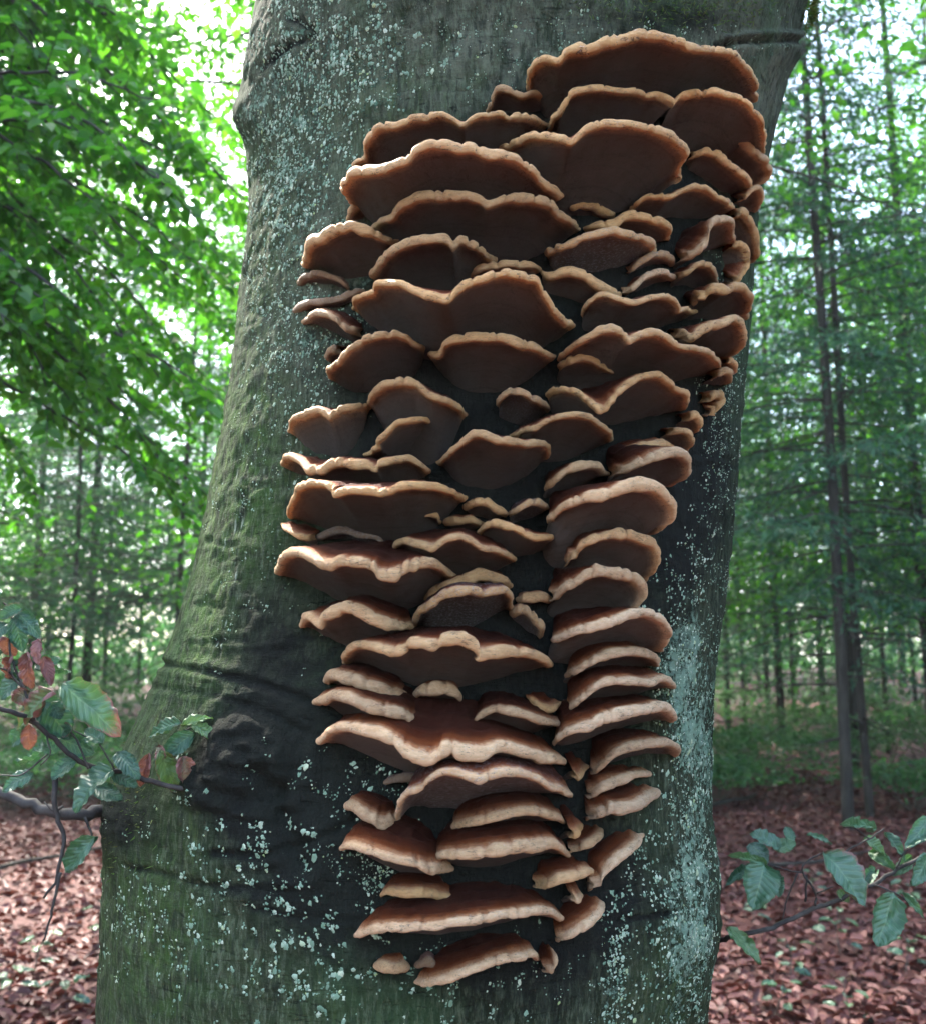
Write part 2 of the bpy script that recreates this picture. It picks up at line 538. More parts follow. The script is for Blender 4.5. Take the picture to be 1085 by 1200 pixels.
tx = np.concatenate([[tx[0] - .02] * 4, tx, [tx[-1] + .02, tx[-1] + .03, tx[-1] + .05, tx[-1] + .12]])
r0, r1 = tr_[0], tr_[-1]
tr_ = np.concatenate([[r0 + .34, r0 + .25, r0 + .12, r0 + .04], tr_, [r1 - .01, r1 - .10, r1 - .17, r1 - .27]])


def axis(z):
    zz = np.asarray(z, float)
    a = b = 0
    for d in (-.04, -.02, 0, .02, .04):
        a = a + np.interp(zz + d, tz, tx); b = b + np.interp(zz + d, tz, tr_)
    return a / 5, b / 5


def hit(px, py, p=0.0):
    """where the pixel's ray meets the trunk swollen by p metres (or passes closest to it)"""
    d = ray(px, py)
    p = np.broadcast_to(np.asarray(p, float), np.shape(px))
    s = np.linspace(.7, 2.2, 420)
    P = np.array([0, 0, CAM_Z]) + d[..., None, :] * s[:, None]
    xc, r = axis(P[..., 2])
    f = np.hypot(P[..., 0] - xc, P[..., 1] - YC) - r - p[..., None]
    neg = f < 0
    first = np.where(neg.any(-1), neg.argmax(-1), f.argmin(-1))
    return np.take_along_axis(P, first[..., None, None], -2)[..., 0, :]


def cyl(P):
    xc, r = axis(P[..., 2])
    return np.arctan2(P[..., 0] - xc, -(P[..., 1] - YC)), np.hypot(P[..., 0] - xc, P[..., 1] - YC), r


def uncyl(th, rho, z):
    xc, r = axis(z)
    return np.stack([xc + rho * np.sin(th), YC - rho * np.cos(th), z], -1)


th_f = np.linspace(-1.85, 1.85, 430)
th_b = np.linspace(1.85, 2 * np.pi - 1.85, 70)[1:-1]
TH = np.concatenate([th_f, th_b])
ZZ = np.concatenate([np.linspace(-.3, .9, 60), np.linspace(.9, 2.95, 480)[1:], np.linspace(2.95, 7.6, 70)[1:]])
TT, Z2 = np.meshgrid(TH, ZZ)
xc2, r2 = axis(Z2)
cx, cy = np.cos(TT) * 3, np.sin(TT) * 3
PX, PY = to_px(uncyl(TT, r2, Z2))
front = np.cos(TT) > -.1
disp = .012 * fbm(cx * .9, cy * .9, Z2 * 1.6, 3, 3) + .0036 * fbm(cx * 2.2, cy * 2.2, Z2 * 22, 21, 3)
disp = disp + .0024 * fbm(cx * 8, cy * 8, Z2 * 45, 31, 2) + .0022 * fbm(cx * 5, cy * 5, Z2 * 60, 41, 2)
# root flare buttresses
disp = disp + .10 * np.clip((.55 - Z2) / .55, 0, 1) ** 1.5 * np.cos(TT * 5 + 1.0)
stain_shade = np.zeros_like(TT); moss = np.zeros_like(TT); lich = np.zeros_like(TT); grey = np.zeros_like(TT)


def blob(px, py, rx, ry):
    return np.exp(-(((PX - px) / rx) ** 2 + ((PY - py) / ry) ** 2)) * front


for b in ((330, 920, 95, 130, .95), (400, 1080, 130, 120, .55), (300, 730, 60, 110, .45), (690, 210, 180, 130, 1.2), (620, 400, 200, 150, 1.3), (570, 620, 185, 190, 1.3), (590, 850, 150, 180, 1.3), (560, 1060, 110, 80, 1.0), (835, 570, 35, 150, .5),  # the broad strong blobs paint the depth shade of the gaps behind the colony
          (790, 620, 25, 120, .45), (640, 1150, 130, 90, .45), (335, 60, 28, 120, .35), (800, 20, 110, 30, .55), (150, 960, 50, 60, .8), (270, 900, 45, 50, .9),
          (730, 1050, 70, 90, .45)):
    stain_shade += b[4] * blob(*b[:4])
for b in ((175, 1060, 75, 220, .9), (225, 690, 75, 170, .95), (270, 470, 50, 150, .8), (300, 260, 50, 130, .55), (480, 130, 90, 80, .4), (310, 620, 70, 120, .6),
          (400, 1150, 120, 80, .5), (780, 1150, 60, 80, .45)):
    moss += b[4] * blob(*b[:4])
for b in ((790, 780, 38, 90, .9), (815, 900, 40, 200, 1.0), (800, 1100, 45, 130, .9), (720, 1130, 22, 90, .75), (350, 100, 60, 120, .75), (420, 90, 40, 60, .6),
          (330, 250, 60, 120, .55), (840, 480, 30, 160, .5), (560, 60, 200, 60, .35), (900, 60, 60, 60, .3), (430, 340, 60, 60, .5), (380, 400, 60, 40, .5),
          (440, 1000, 60, 40, .4)):
    lich += b[4] * blob(*b[:4])
for b in ((560, 60, 220, 90, .8), (800, 90, 160, 60, .6), (400, 330, 60, 90, .9), (310, 400, 40, 60, .5), (860, 100, 60, 90, .8)):
    grey += b[4] * blob(*b[:4])


def groove(pts, width, depth, st=.5):
    global disp, stain_shade
    p = smooth_path(pts, 40)
    d = np.full(TT.shape, 1e9)
    for a, b in zip(p[:-1], p[1:]):
        ab = b - a; t = np.clip(((PX - a[0]) * ab[0] + (PY - a[1]) * ab[1]) / (ab @ ab + 1e-9), 0, 1)
        d = np.minimum(d, np.hypot(PX - a[0] - t * ab[0], PY - a[1] - t * ab[1]))
    d = d + 2.0 * vnoise(PX / 9, PY / 9, 0, 5)
    g = np.exp(-(d / width) ** 2) * front
    disp = disp - depth * g + .35 * depth * np.exp(-((d - 2.4 * width) / width) ** 2) * front
    stain_shade = stain_shade + st * g


groove([(185, 778), (230, 784), (300, 800), (350, 818), (400, 838)], 3.5, .006)
groove([(180, 806), (240, 812), (300, 828), (360, 860)], 3, .003, .3)
groove([(300, 905), (320, 930), (332, 970), (352, 1010)], 11, .012, .9)
groove([(250, 1000), (310, 1005), (370, 985), (420, 960)], 4, .005, .5)
groove([(160, 1015), (250, 1040), (350, 1045)], 4, .004, .4)
groove([(345, 22), (375, 40), (330, 62), (310, 82)], 5, .005, .6)
groove([(840, 52), (880, 48), (945, 50)], 3, .006, .5)
groove([(850, 44), (900, 38), (950, 40)], 3, -.006, .2)
groove([(640, 1075), (720, 1080), (790, 1068)], 3, .003, .4)
groove([(285, 1060), (340, 1075), (420, 1078)], 3, .003, .3)
for q in range(34):                                          # the fine horizontal wrinkles of beech bark
    x0 = rng.uniform(200, 380) if q < 24 else rng.uniform(700, 860); y0 = rng.uniform(330, 1180)
    ln = rng.uniform(30, 90)
    groove([(x0, y0), (x0 + ln * .5, y0 + rng.uniform(-5, 6)), (x0 + ln, y0 + rng.uniform(-6, 10))], 2.2, .0018, .16)
# knots: a healed branch scar low on the mossy flank, the broken branch's collar, small bumps
disp = disp + .022 * blob(292, 885, 40, 34) - .016 * blob(290, 880, 12, 10) + .012 * blob(140, 950, 40, 60) + .018 * blob(288, 135, 20, 26) + .012 * blob(940, 60, 60, 20)
disp = disp + .012 * blob(245, 925, 28, 22)
rad = np.hypot(PX - 292, (PY - 885) * 1.1)
rad = rad + 5 * vnoise(PX / 22, PY / 22, 0, 71) + 2 * vnoise(PX / 7, PY / 7, 0, 72)
disp = disp + (.007 * fbm(PX / 14, PY / 9, 0, 73, 3)) * (blob(285, 900, 70, 60) + .7 * blob(140, 950, 45, 60) + .6 * blob(325, 960, 30, 60))
disp = disp + .0042 * np.sin(rad / 5.5) * np.exp(-((rad - 50) / 38) ** 2) * front
stain_shade = np.clip(stain_shade, 0, 1.3)
DISP = disp
Vt = uncyl(TT, r2 + disp, Z2).reshape(-1, 3)
TREE0 = np.array([float(axis(0.)[0]), YC, 0.0])
nt_, nz_ = len(TH), len(ZZ)
i = np.arange(nz_ - 1)[:, None] * nt_; j = np.arange(nt_)[None]; j2 = (j + 1) % nt_
Ft = np.stack([i + j, i + j2, i + nt_ + j2, i + nt_ + j], -1).reshape(-1, 4)
beech = link('beech_tree', None, label='massive old beech trunk with mossy grey bark carrying the bracket fungi', cat='tree', loc=TREE0)
link('trunk', mesh_np('trunk', Vt - TREE0, Ft, M_BARK,
     dict(moss=np.clip(moss, 0, 1).ravel(), stain_shade=stain_shade.ravel(), lich=np.clip(lich, 0, 1.2).ravel(), grey=np.clip(grey, 0, 1).ravel())), beech)
# the limb that leaves the trunk above the frame
lp = smooth_path([(TREE0[0] + .25, YC + .05, 2.5), (TREE0[0] + .55, YC + .1, 3.1), (TREE0[0] + .95, YC + .2, 4.0), (TREE0[0] + 1.3, YC + .3, 5.6)], 24)
V, Q, T = tube(lp, np.linspace(.26, .15, 24), 20)
link('limb', mesh_np('limb', V - TREE0, [Q, T], M_BARK), beech)


def surf(th, z):
    """displaced trunk surface (nearest grid value)"""
    a = np.clip(np.searchsorted(th_f, th), 0, len(th_f) - 1)
    b = np.clip(np.searchsorted(ZZ, z), 0, len(ZZ) - 1)
    return uncyl(th, axis(z)[1] + DISP[b, a], z)


# lichen flakes: thin irregular crusts raised from the bark
def lichen_flakes():
    D = [(340, 110, 55, 130, 700, 1.25), (430, 90, 40, 70, 150, 1.2), (320, 260, 45, 110, 300, 1.1), (330, 420, 45, 70, 130, .8), (370, 500, 30, 60, 70, .8), (390, 400, 40, 40, 120, .8),
         (320, 1000, 55, 60, 50, 1.3), (250, 1080, 90, 90, 75, 1.2), (350, 1130, 80, 60, 80, 1.3), (225, 950, 25, 50, 20, 1.2), (420, 930, 50, 60, 60, .9), (440, 1010, 35, 30, 90, .7),
         (290, 620, 60, 120, 70, .7), (280, 330, 30, 60, 60, .8), (815, 920, 32, 190, 420, 1.0), (790, 780, 30, 80, 180, .9), (800, 1100, 40, 120, 300, 1.0), (720, 1130, 16, 80, 110, .9),
         (845, 520, 20, 150, 240, .7), (860, 420, 15, 80, 90, .7), (600, 60, 200, 40, 140, .7), (800, 60, 120, 40, 60, .6), (480, 1150, 120, 50, 60, .9), (170, 1060, 40, 120, 60, .9), (640, 1120, 60, 60, 25, .7)]
    xs, ys, sz = [], [], []
    for px, py, rx, ry, n, s in D:
        for _ in range(int(n / 1.1)):
            x, y = rng.normal(px, rx * .75), rng.normal(py, ry * .75)
            for _k in range(rng.integers(2, 8)):
                xs.append(x + rng.normal(0, 3.2)); ys.append(y + rng.normal(0, 4.2)); sz.append(min(3.0, s * rng.lognormal(0, .45)))
    xs, ys, sz = map(np.array, (xs, ys, sz))
    # keep those whose ray really meets the trunk
    n = len(xs)
    H = hit(xs, ys, 0.0)
    th, rho, r = cyl(H)
    ok = (np.abs(rho - r) < .01) & (np.abs(th) < 1.45)
    th, z, sz = th[ok], H[ok, 2], sz[ok]
    n = len(th); K = 8
    an = np.linspace(0, 2 * np.pi, K, endpoint=False)[None]
    rad = (.0013 * sz)[:, None] * (1 + .45 * rng.uniform(-1, 1, (n, K)))
    asp = rng.uniform(.7, 1.4, (n, 1))
    rr = axis(z)[1][:, None]
    out_th = th[:, None] + rad * np.cos(an) / rr
    out_z = z[:, None] + rad * np.sin(an) * asp
    edge_ = surf(out_th, out_z)
    nrm = np.stack([np.sin(out_th), -np.cos(out_th), np.zeros_like(out_th)], -1)
    rim = edge_ - nrm * .0003
    mid_ = surf(th[:, None] + .55 * rad * np.cos(an) / rr, z[:, None] + .55 * rad * np.sin(an) * asp)
    mid_ = mid_ + nrm * (.0006 + .0006 * rng.uniform(0, 1, (n, K)))[..., None] 
    cen = surf(th, z) + np.stack([np.sin(th), -np.cos(th), 0 * th], -1) * (.0002 + .0007 * rng.uniform(0, 1, n))[:, None]
    V = np.concatenate([rim, mid_, cen[:, None]], 1).reshape(-1, 3)
    b = (np.arange(n) * (2 * K + 1))[:, None]; k = np.arange(K)[None]; k2 = (k + 1) % K
    Q = np.stack([b + k, b + k2, b + K + k2, b + K + k], -1).reshape(-1, 4)
    T = np.stack([b + K + k, b + K + k2, b + 2 * K + 0 * k], -1).reshape(-1, 3)
    rnd = np.repeat(rng.uniform(0, 1, n) ** .9, 2 * K + 1)
    return mesh_np('lichen', V - TREE0, [Q, T], M_LICH, dict(rnd=rnd))


link('lichen', lichen_flakes(), beech, kind='stuff', label='pale grey-green crust lichen scattered over the bark')

# ------------------------------------------------------------------ bracket fungi
# (label, options, rim outline as photo pixels); options: P protrusion, t crust rise, b pore drop, tint pale rim, white mould, rim dullness
BRACKETS = [
    ('large wide bracket crowning the whole colony, dark brown underside, lobed tan rim', {},
     [(615,103),(614,88),(623,73),(640,66),(651,71),(660,60),(676,53),(694,56),(709,46),(733,43),(752,37),(772,38),(792,45),(812,53),(839,54),(859,61),(875,75),(887,91),(888,116)]),
    ('small ear-shaped bracket tucked under the near end of the topmost bracket', {'P': 0.7},
     [(569,129),(573,115),(580,101),(590,99),(603,105),(613,110),(626,106),(638,111),(646,120)]),
    ('tan-rimmed bracket directly under the topmost one, fused to a rounder twin', {'e1': 0.8},
     [(643,153),(645,139),(655,126),(663,110),(674,101),(699,101),(726,102),(746,106),(772,110),(790,118)]),
    ('rounded bracket with thick pinkish rim, twin of the one under the topmost bracket', {'e0': 0.8},
     [(789,121),(799,111),(815,106),(842,105),(865,110),(882,120),(893,136),(899,156),(897,179)]),
    ('long bracket with knobbly scalloped rim, highest one on the mossy flank', {},
     [(412,193),(426,182),(424,169),(433,157),(444,147),(466,146),(480,136),(499,135),(518,133),(535,140),(543,145),(554,135),(571,134),(585,129),(598,135),(615,135),(629,140),(643,147)]),
    ('broad arched bracket with smooth tan rim, second highest on the mossy flank', {},
     [(410,237),(399,221),(399,211),(410,198),(424,197),(449,196),(471,187),(485,172),(502,165),(524,167),(535,171),(551,169),(574,179),(587,176),(607,183),(626,198),(641,212),(654,221),(665,230)]),
    ('deep bracket with very dark hollow underside and ragged end, below the fused twins', {'P': 1.15, 'e1': 0.4},
     [(582,175),(601,165),(620,157),(642,156),(661,159),(671,163),(679,155),(692,145),(714,142),(739,143),(764,147),(780,151),(793,159),(804,170),(807,183),(798,195),(797,210)]),
    ('smooth round bracket on the lichened edge, just under the pinkish twin', {},
     [(838,169),(847,160),(861,158),(874,163),(885,176),(899,187),(904,199),(899,210),(885,216)]),
    ('half-round brown bracket beside the deep dark-hollowed bracket, sloping to the trunk edge', {},
     [(808,183),(815,176),(830,173),(844,177),(855,187),(865,196),(874,203),(883,217),(884,227)]),
    ('small rounded lobe under the sloping half-round bracket at the trunk edge', {},
     [(866,234),(883,221),(892,217),(896,228),(888,246)]),
    ('wide two-arched bracket with thin orange rim below the broad arched bracket', {},
     [(434,266),(446,255),(460,252),(459,245),(471,236),(488,228),(510,226),(524,226),(546,226),(560,229),(571,239),(579,236),(593,229),(615,229),(637,232),(651,236),(655,248),(670,257),(680,268)]),
    ('small smooth tongue-shaped bracket peeping out behind the wide two-arched bracket', {'P': 0.6},
     [(405,261),(408,248),(417,237),(433,234),(449,237),(463,241)]),
    ('small broken wavy bracket in the dark gap under the deep dark-hollowed bracket', {'P': 0.6},
     [(648,232),(656,231),(666,235),(671,241),(681,236),(697,238),(706,245),(714,250),(722,252)]),
    ('humped bracket with rounded orange rim above the red-topped bracket', {},
     [(735,248),(742,239),(758,228),(775,228),(787,231),(800,220),(815,216),(830,220),(847,231),(861,239),(862,249)]),
    ('ochre-rimmed thin bracket just under the humped bracket, its end curled', {'P': 0.8},
     [(684,268),(695,263),(706,260),(720,260),(731,252),(742,249),(761,253),(778,259),(789,265),(787,279)]),
    ('brown bracket with a frosty white mouldy end, below the ochre-rimmed bracket', {'white': 0.45},
     [(637,297),(648,289),(661,285),(681,275),(700,272),(717,268),(736,274),(758,275),(769,283),(768,295)]),
    ('red-topped tilted bracket with pale rim, glossy rust red crust showing', {'t': 0.5, 'tint': 0.6},
     [(796,305),(813,296),(828,284),(831,269),(841,256),(852,254),(861,262),(863,277),(859,285)]),
    ('upright ear-like bracket on the trunk edge behind the red-topped bracket', {},
     [(860,258),(863,248),(872,244),(882,254),(889,271),(891,288),(888,299),(882,306)]),
    ('lower ear-like bracket on the trunk edge with a cracked fold at its top', {},
     [(856,289),(865,284),(876,284),(881,296),(878,313),(868,324),(854,330)]),
    ('small grey-bellied bracket with knobbly orange lip under the frosty-ended bracket', {'P': 0.7, 'white': 0.5},
     [(735,317),(749,305),(769,297),(782,297),(792,303),(791,310)]),
    ('thin bracket with whitish flaking edge beneath the red-topped bracket', {'P': 0.8, 't': 0.4, 'tint': 0.7},
     [(731,342),(744,334),(758,323),(774,317),(788,321),(794,325)]),
    ('knuckle-shaped rounded bracket beside the thin whitish-edged bracket', {},
     [(791,325),(805,320),(816,309),(827,307),(838,313),(843,327),(841,332)]),
    ('fan-shaped bracket with beaded rim above the shrivelled grey brackets', {},
     [(354,310),(354,296),(360,281),(374,280),(383,270),(396,265),(410,262),(424,267),(438,271),(449,277),(463,280),(468,284)]),
    ('domed bracket with beaded pale rim beside the fan-shaped bracket', {},
     [(432,324),(438,313),(446,299),(457,292),(471,283),(485,278),(501,276),(515,276),(526,278),(533,288),(540,279),(551,281),(565,289),(576,301),(586,304)]),
    ('shrivelled dark dried bracket under the beaded fan-shaped bracket, upper of two', {'P': 0.6, 'rim': 0.25},
     [(347,332),(351,324),(363,320),(380,321),(399,327),(410,338)]),
    ('shrivelled grey folded bracket just above the pale-lipped red bracket, lower of two', {'P': 0.6, 'rim': 0.25, 'white': 0.4},
     [(342,364),(349,356),(371,352),(394,348),(413,341),(430,341)]),
    ('small pale-lipped bracket with red top below the shrivelled brackets', {'t': 0.5, 'tint': 0.5},
     [(355,377),(358,368),(371,364),(385,368),(399,377),(403,383),(416,386),(423,389)]),
    ('big heart-like double bracket with a deep valley between its two lobes', {'P': 1.1},
     [(412,360),(413,350),(424,345),(434,343),(436,334),(449,329),(468,332),(485,338),(504,345),(524,350),(532,342),(543,332),(559,324),(579,319),(595,319),(612,323),(630,327),(636,338),(646,349),(651,363),(666,378),(675,382)]),
    ('thin sliver of a bracket showing just above the heart-like double bracket', {'P': 0.8},
     [(539,327),(551,316),(568,310),(590,306),(612,306),(630,312),(635,316)]),
    ('dark skirt-like thin bracket between the heart-like bracket and the frilled one', {'P': 0.8},
     [(630,318),(641,324),(655,318),(669,317),(686,321),(700,330),(711,336),(730,345)]),
    ('frilly bracket with wavy orange rim and a pointed tip near the trunk edge', {},
     [(679,368),(686,356),(697,345),(711,343),(722,348),(733,352),(747,353),(763,346),(780,346),(794,350),(799,359),(795,365),(807,359),(820,365)]),
    ('two-lobed pinkish bracket on the trunk edge beside the frilly bracket', {},
     [(813,359),(821,346),(835,334),(849,336),(854,341),(865,332),(875,335),(882,349),(876,371)]),
    ('long sloping bracket with three shallow lobes running to the trunk edge knobs', {'t': 0.3},
     [(651,419),(663,409),(682,397),(702,386),(718,383),(732,389),(738,400),(746,394),(760,389),(776,390),(787,396),(798,407),(812,407),(829,409),(843,421),(847,433)]),
    ('wavy-rimmed bracket on the trunk edge behind the long three-lobed bracket', {},
     [(786,391),(798,387),(809,396),(823,385),(837,379),(850,378),(859,371),(870,372),(876,386),(873,403),(859,416)]),
    ('bracket with stepped bumpy rim next to the flat domed bracket', {},
     [(382,441),(382,431),(395,425),(399,416),(414,406),(425,396),(442,392),(464,391),(478,395),(489,403),(502,410)]),
    ('tiny brown bud on the bark behind the step-rimmed bracket', {'rim': 0.5},
     [(379,418),(382,410),(392,407),(400,410)]),
    ('flat domed brown bracket with clean tan rim beside the step-rimmed bracket', {},
     [(500,416),(514,414),(518,405),(530,396),(549,394),(566,395),(583,393),(599,396),(620,403),(635,409),(651,418)]),
    ('small smooth cap bracket nestled under the long three-lobed bracket', {},
     [(651,429),(660,422),(677,418),(693,419),(707,427),(721,436),(728,441)]),
    ('uppermost small knob at the trunk edge end of the long three-lobed bracket', {'P': 1.3},
     [(847,426),(856,419),(865,425),(863,436)]),
    ('middle small knob at the trunk edge below the long three-lobed bracket', {'P': 1.3},
     [(836,443),(851,432),(861,436),(856,447)]),
    ('lowest ragged knob at the trunk edge under the long three-lobed bracket', {},
     [(823,466),(839,461),(847,459),(852,466),(843,476),(829,485)]),
    ('S-curved bracket whose rim dips into a dark red valley then rises', {'t': 0.3},
     [(638,461),(649,455),(663,455),(677,459),(691,469),(704,478),(715,473),(724,459),(738,447),(754,439),(771,438),(785,445),(796,456),(807,456),(810,466),(801,479)]),
    ('small bluish-edged bracket in the dark hollow beside the S-curved bracket', {'white': 0.3},
     [(581,474),(586,461),(597,455),(610,456),(624,463),(635,469),(645,479)]),
    ('lens-shaped bracket with orange rim under the S-curved bracket', {},
     [(598,510),(610,502),(627,501),(635,494),(652,487),(674,485),(693,487),(707,497),(720,510),(718,516)]),
    ('small pinkish lump beside the trunk edge below the S-curved bracket', {'P': 1.2},
     [(800,492),(812,485),(823,487),(826,497),(818,505)]),
    ('small pale rounded lump just above the glossy red-brown fan', {'P': 1.2},
     [(780,508),(796,503),(808,505),(813,515),(807,526)]),
    ('glossy red-brown crust lobe lying behind the pale-edged red fan', {'t': 0.5, 'P': 0.8},
     [(717,538),(739,527),(761,521),(778,517),(794,525)]),
    ('red fan bracket with thick pale pink edge on the lichened flank', {'t': 0.4, 'tint': 0.6},
     [(717,556),(734,549),(753,539),(769,532),(789,529),(803,529),(811,537),(811,554),(789,566)]),
    ('thick fleshy bracket jutting over the mossy flank, joined to a peaked bracket', {'b': 1.3},
     [(337,505),(338,494),(348,486),(361,479),(375,479),(385,489),(392,481),(408,476),(425,474),(436,478)]),
    ('peaked bracket with thick rim above the one with clean orange crescent rim', {'b': 0.9},
     [(429,474),(431,467),(439,456),(450,449),(469,446),(486,447),(500,458),(514,465),(530,470),(541,478),(548,486)]),
    ('bracket with clean orange crescent rim directly beneath the peaked bracket', {},
     [(427,532),(436,525),(444,521),(440,514),(453,505),(464,494),(478,492),(494,490),(511,493),(519,499)]),
    ('fan bracket with tall orange arch in the middle beside the dark hollow', {'P': 1.1},
     [(512,541),(523,530),(537,518),(553,507),(567,506),(578,512),(581,515),(595,516),(620,520),(634,518),(647,523),(645,534)]),
    ('long thin bracket with double folded lip above the longest mid-colony shelf', {'P': 0.8},
     [(328,546),(331,536),(342,533),(351,541),(357,551),(365,547),(376,550),(385,541),(401,539),(418,543),(429,544),(441,550),(445,541),(462,536),(479,536),(495,543),(506,553)]),
    ('long flat brown shelf with ear-like turned-up end over the mossy flank', {},
     [(336,605),(339,595),(345,580),(346,569),(363,566),(379,566),(390,573),(387,580),(401,575),(421,575),(437,576),(443,579),(457,575),(470,568),(490,568),(515,569),(528,576),(548,583)]),
    ('narrow flaky continuation of the long flat brown shelf', {'P': 0.8},
     [(541,593),(553,587),(570,587),(584,595),(595,602)]),
    ('small red chip-like bracket with orange edge under the long flat shelf', {'t': 0.6},
     [(329,614),(335,621),(349,629),(363,631),(369,627)]),
    ('dark mouldy lump with white bloom in the hollow under the long flat shelf', {'P': 0.45, 'rim': 0.15, 'white': 0.9},
     [(369,630),(382,622),(401,618),(421,626),(440,629),(454,638)]),
    ('small withered grey flap behind the blunt stumpy bracket', {'P': 0.8, 'rim': 0.3, 'white': 0.4},
     [(487,1132),(497,1127),(508,1128),(517,1134)]),
    ('short smooth button-like bracket below the long flat brown shelf', {'P': 1.1},
     [(476,611),(484,602),(501,601),(516,602),(519,611)]),
    ('thin red-topped bracket trailing from the button-like bracket', {'P': 0.8, 't': 0.4},
     [(519,612),(537,609),(553,608),(567,615)]),
    ('slipper-shaped orange bracket between the button-like bracket and the small round cap', {},
     [(557,625),(568,614),(581,612),(598,616),(615,623),(631,631),(651,628),(653,634)]),
    ('small round orange cap above the second smooth shell-shaped bracket', {},
     [(658,623),(667,612),(681,614),(691,623),(694,631)]),
    ('glossy dark bracket with orange tongue lip above the corrugated bracket', {'t': 0.3},
     [(459,649),(462,635),(473,633),(487,638),(504,642),(510,638),(523,630),(539,626),(553,631),(567,642),(584,644),(598,649),(607,655)]),
    ('biggest smooth shell-shaped bracket on the lichened flank, two holes bored in its rim', {'b': 0.5, 'tint': 0.4},
     [(639,609),(651,598),(664,591),(687,581),(709,578),(728,570),(750,566),(769,569),(783,577),(793,590),(793,606),(778,617),(756,625)]),
    ('narrow bracket with hole-bored white rim end above the biggest shell-shaped bracket', {'tint': 0.5},
     [(635,572),(642,565),(656,555),(670,547),(687,544),(703,545),(713,555)]),
    ('small bracket with bluish white mouldy side beside the biggest shell-shaped bracket', {'white': 0.6},
     [(594,602),(609,594),(620,587),(634,587),(645,596)]),
    ('smooth shell-shaped bracket directly below the biggest shell, rim curling down', {'b': 0.5, 'tint': 0.4},
     [(664,662),(671,651),(679,639),(698,630),(723,625),(742,626),(759,633),(770,636),(775,650),(770,666),(756,680)]),
    ('third shell-shaped bracket down the lichened flank, with cream rim', {'b': 0.45, 'tint': 0.5},
     [(646,700),(657,687),(676,679),(698,669),(715,669),(737,673),(754,682),(758,695),(751,708),(726,716)]),
    ('narrow strip of orange rim joining the third shell-shaped bracket', {'P': 0.8, 't': 0.4},
     [(604,702),(615,700),(626,701),(637,698),(648,702)]),
    ('corrugated bracket like a cockle shell over the mossy flank with red top', {'t': 0.3, 'tint': 0.3},
     [(321,671),(323,666),(327,653),(338,645),(351,646),(363,653),(374,661),(385,663),(396,656),(412,657),(429,659),(440,666),(443,673),(459,673),(468,671),(479,663),(498,659),(515,661),(524,667),(537,677)]),
    ('narrow cowl-shaped bracket above the white-bellied hooded bracket', {'P': 0.8},
     [(495,700),(506,692),(517,689),(531,684),(548,677),(567,673),(586,675),(603,686)]),
    ('hooded bracket with whitish mouldy belly in the middle of the colony', {'white': 0.5, 'P': 1.1},
     [(482,731),(487,715),(501,708),(508,703),(515,695),(531,691),(551,691),(567,696),(581,691),(595,689),(604,697),(602,711)]),
    ('rippled bracket with dark red top ending at the hooded bracket', {'t': 0.35, 'tint': 0.3},
     [(350,731),(351,722),(363,724),(374,733),(376,722),(390,717),(404,711),(421,717),(440,726),(459,732),(476,733),(487,733)]),
    ('curled ragged ear beside the hooded bracket, grey white inside', {'white': 0.5},
     [(596,719),(607,713),(619,715),(628,724),(639,734),(636,744)]),
    ('thick pink-rimmed bracket like an anvil below the shell-shaped brackets', {'b': 0.4, 'tint': 0.8},
     [(643,751),(660,744),(679,738),(695,737),(709,730),(729,724),(742,718),(759,717),(776,722),(785,735),(787,745),(776,763)]),
    ('widest lower platter with triple-lobed pale rim below the hooded bracket', {'tint': 0.4},
     [(401,776),(400,768),(409,758),(422,754),(438,757),(458,764),(472,764),(474,754),(488,751),(508,757),(521,750),(541,748),(555,752),(564,762),(562,769),(577,766),(599,764),(618,765),(635,769),(650,779)]),
    ('pale-rimmed shelf directly under the anvil-like bracket', {'t': 0.35, 'tint': 0.7},
     [(662,791),(675,786),(695,775),(717,766),(739,764),(758,764),(772,769),(774,781)]),
    ('second pale shelf under the anvil-like bracket, its end folded double', {'t': 0.35, 'tint': 0.8},
     [(660,831),(673,823),(687,812),(706,802),(728,797),(747,798),(761,802),(775,795),(790,797),(792,806)]),
    ('small tattered red-brown flap hanging beside the second pale shelf', {'P': 0.9, 't': 0.7},
     [(619,819),(624,823),(635,830),(651,831),(657,824)]),
    ('thin pale bracket below the widest platter, reaching over dark bark', {'t': 0.3, 'tint': 0.7},
     [(379,797),(386,789),(403,794),(422,799),(441,806),(461,811),(480,815)]),
    ('short flat bracket end continuing the thin pale bracket below the platter', {'t': 0.3, 'tint': 0.7},
     [(481,814),(494,809),(510,806),(527,806),(541,812),(543,819)]),
    ('thin drooping bracket with pinkish tip, one tier above the garland-like bracket', {'t': 0.3, 'tint': 0.6},
     [(367,823),(378,819),(391,815),(405,816),(422,827),(441,830),(461,834),(477,838),(491,845),(505,850)]),
    ('small brown flap at the drooping end of the thin pink-tipped bracket', {'t': 0.7, 'tint': 0.2},
     [(506,855),(521,858),(541,855)]),
    ('long garland-like bracket swinging low in the middle, velvety brown top', {'t': 0.45, 'tint': 0.6},
     [(372,869),(378,860),(391,853),(405,852),(422,856),(441,860),(461,869),(469,880),(485,888),(502,892),(510,889),(516,882),(530,877),(538,884),(555,885),(571,885),(582,878),(599,877),(615,881),(638,889),(650,889),(662,892)]),
    ('bow-shaped bracket arching over the end of the garland-like bracket', {'t': 0.3, 'tint': 0.5},
     [(546,858),(554,848),(565,837),(581,831),(601,833),(620,838),(637,845),(662,849)]),
    ('third pale shelf under the anvil-like bracket with the smoothest rounded end', {'t': 0.3, 'tint': 0.9},
     [(646,870),(659,859),(675,852),(695,851),(709,842),(728,837),(750,835),(767,830),(783,828),(792,834),(792,845)]),
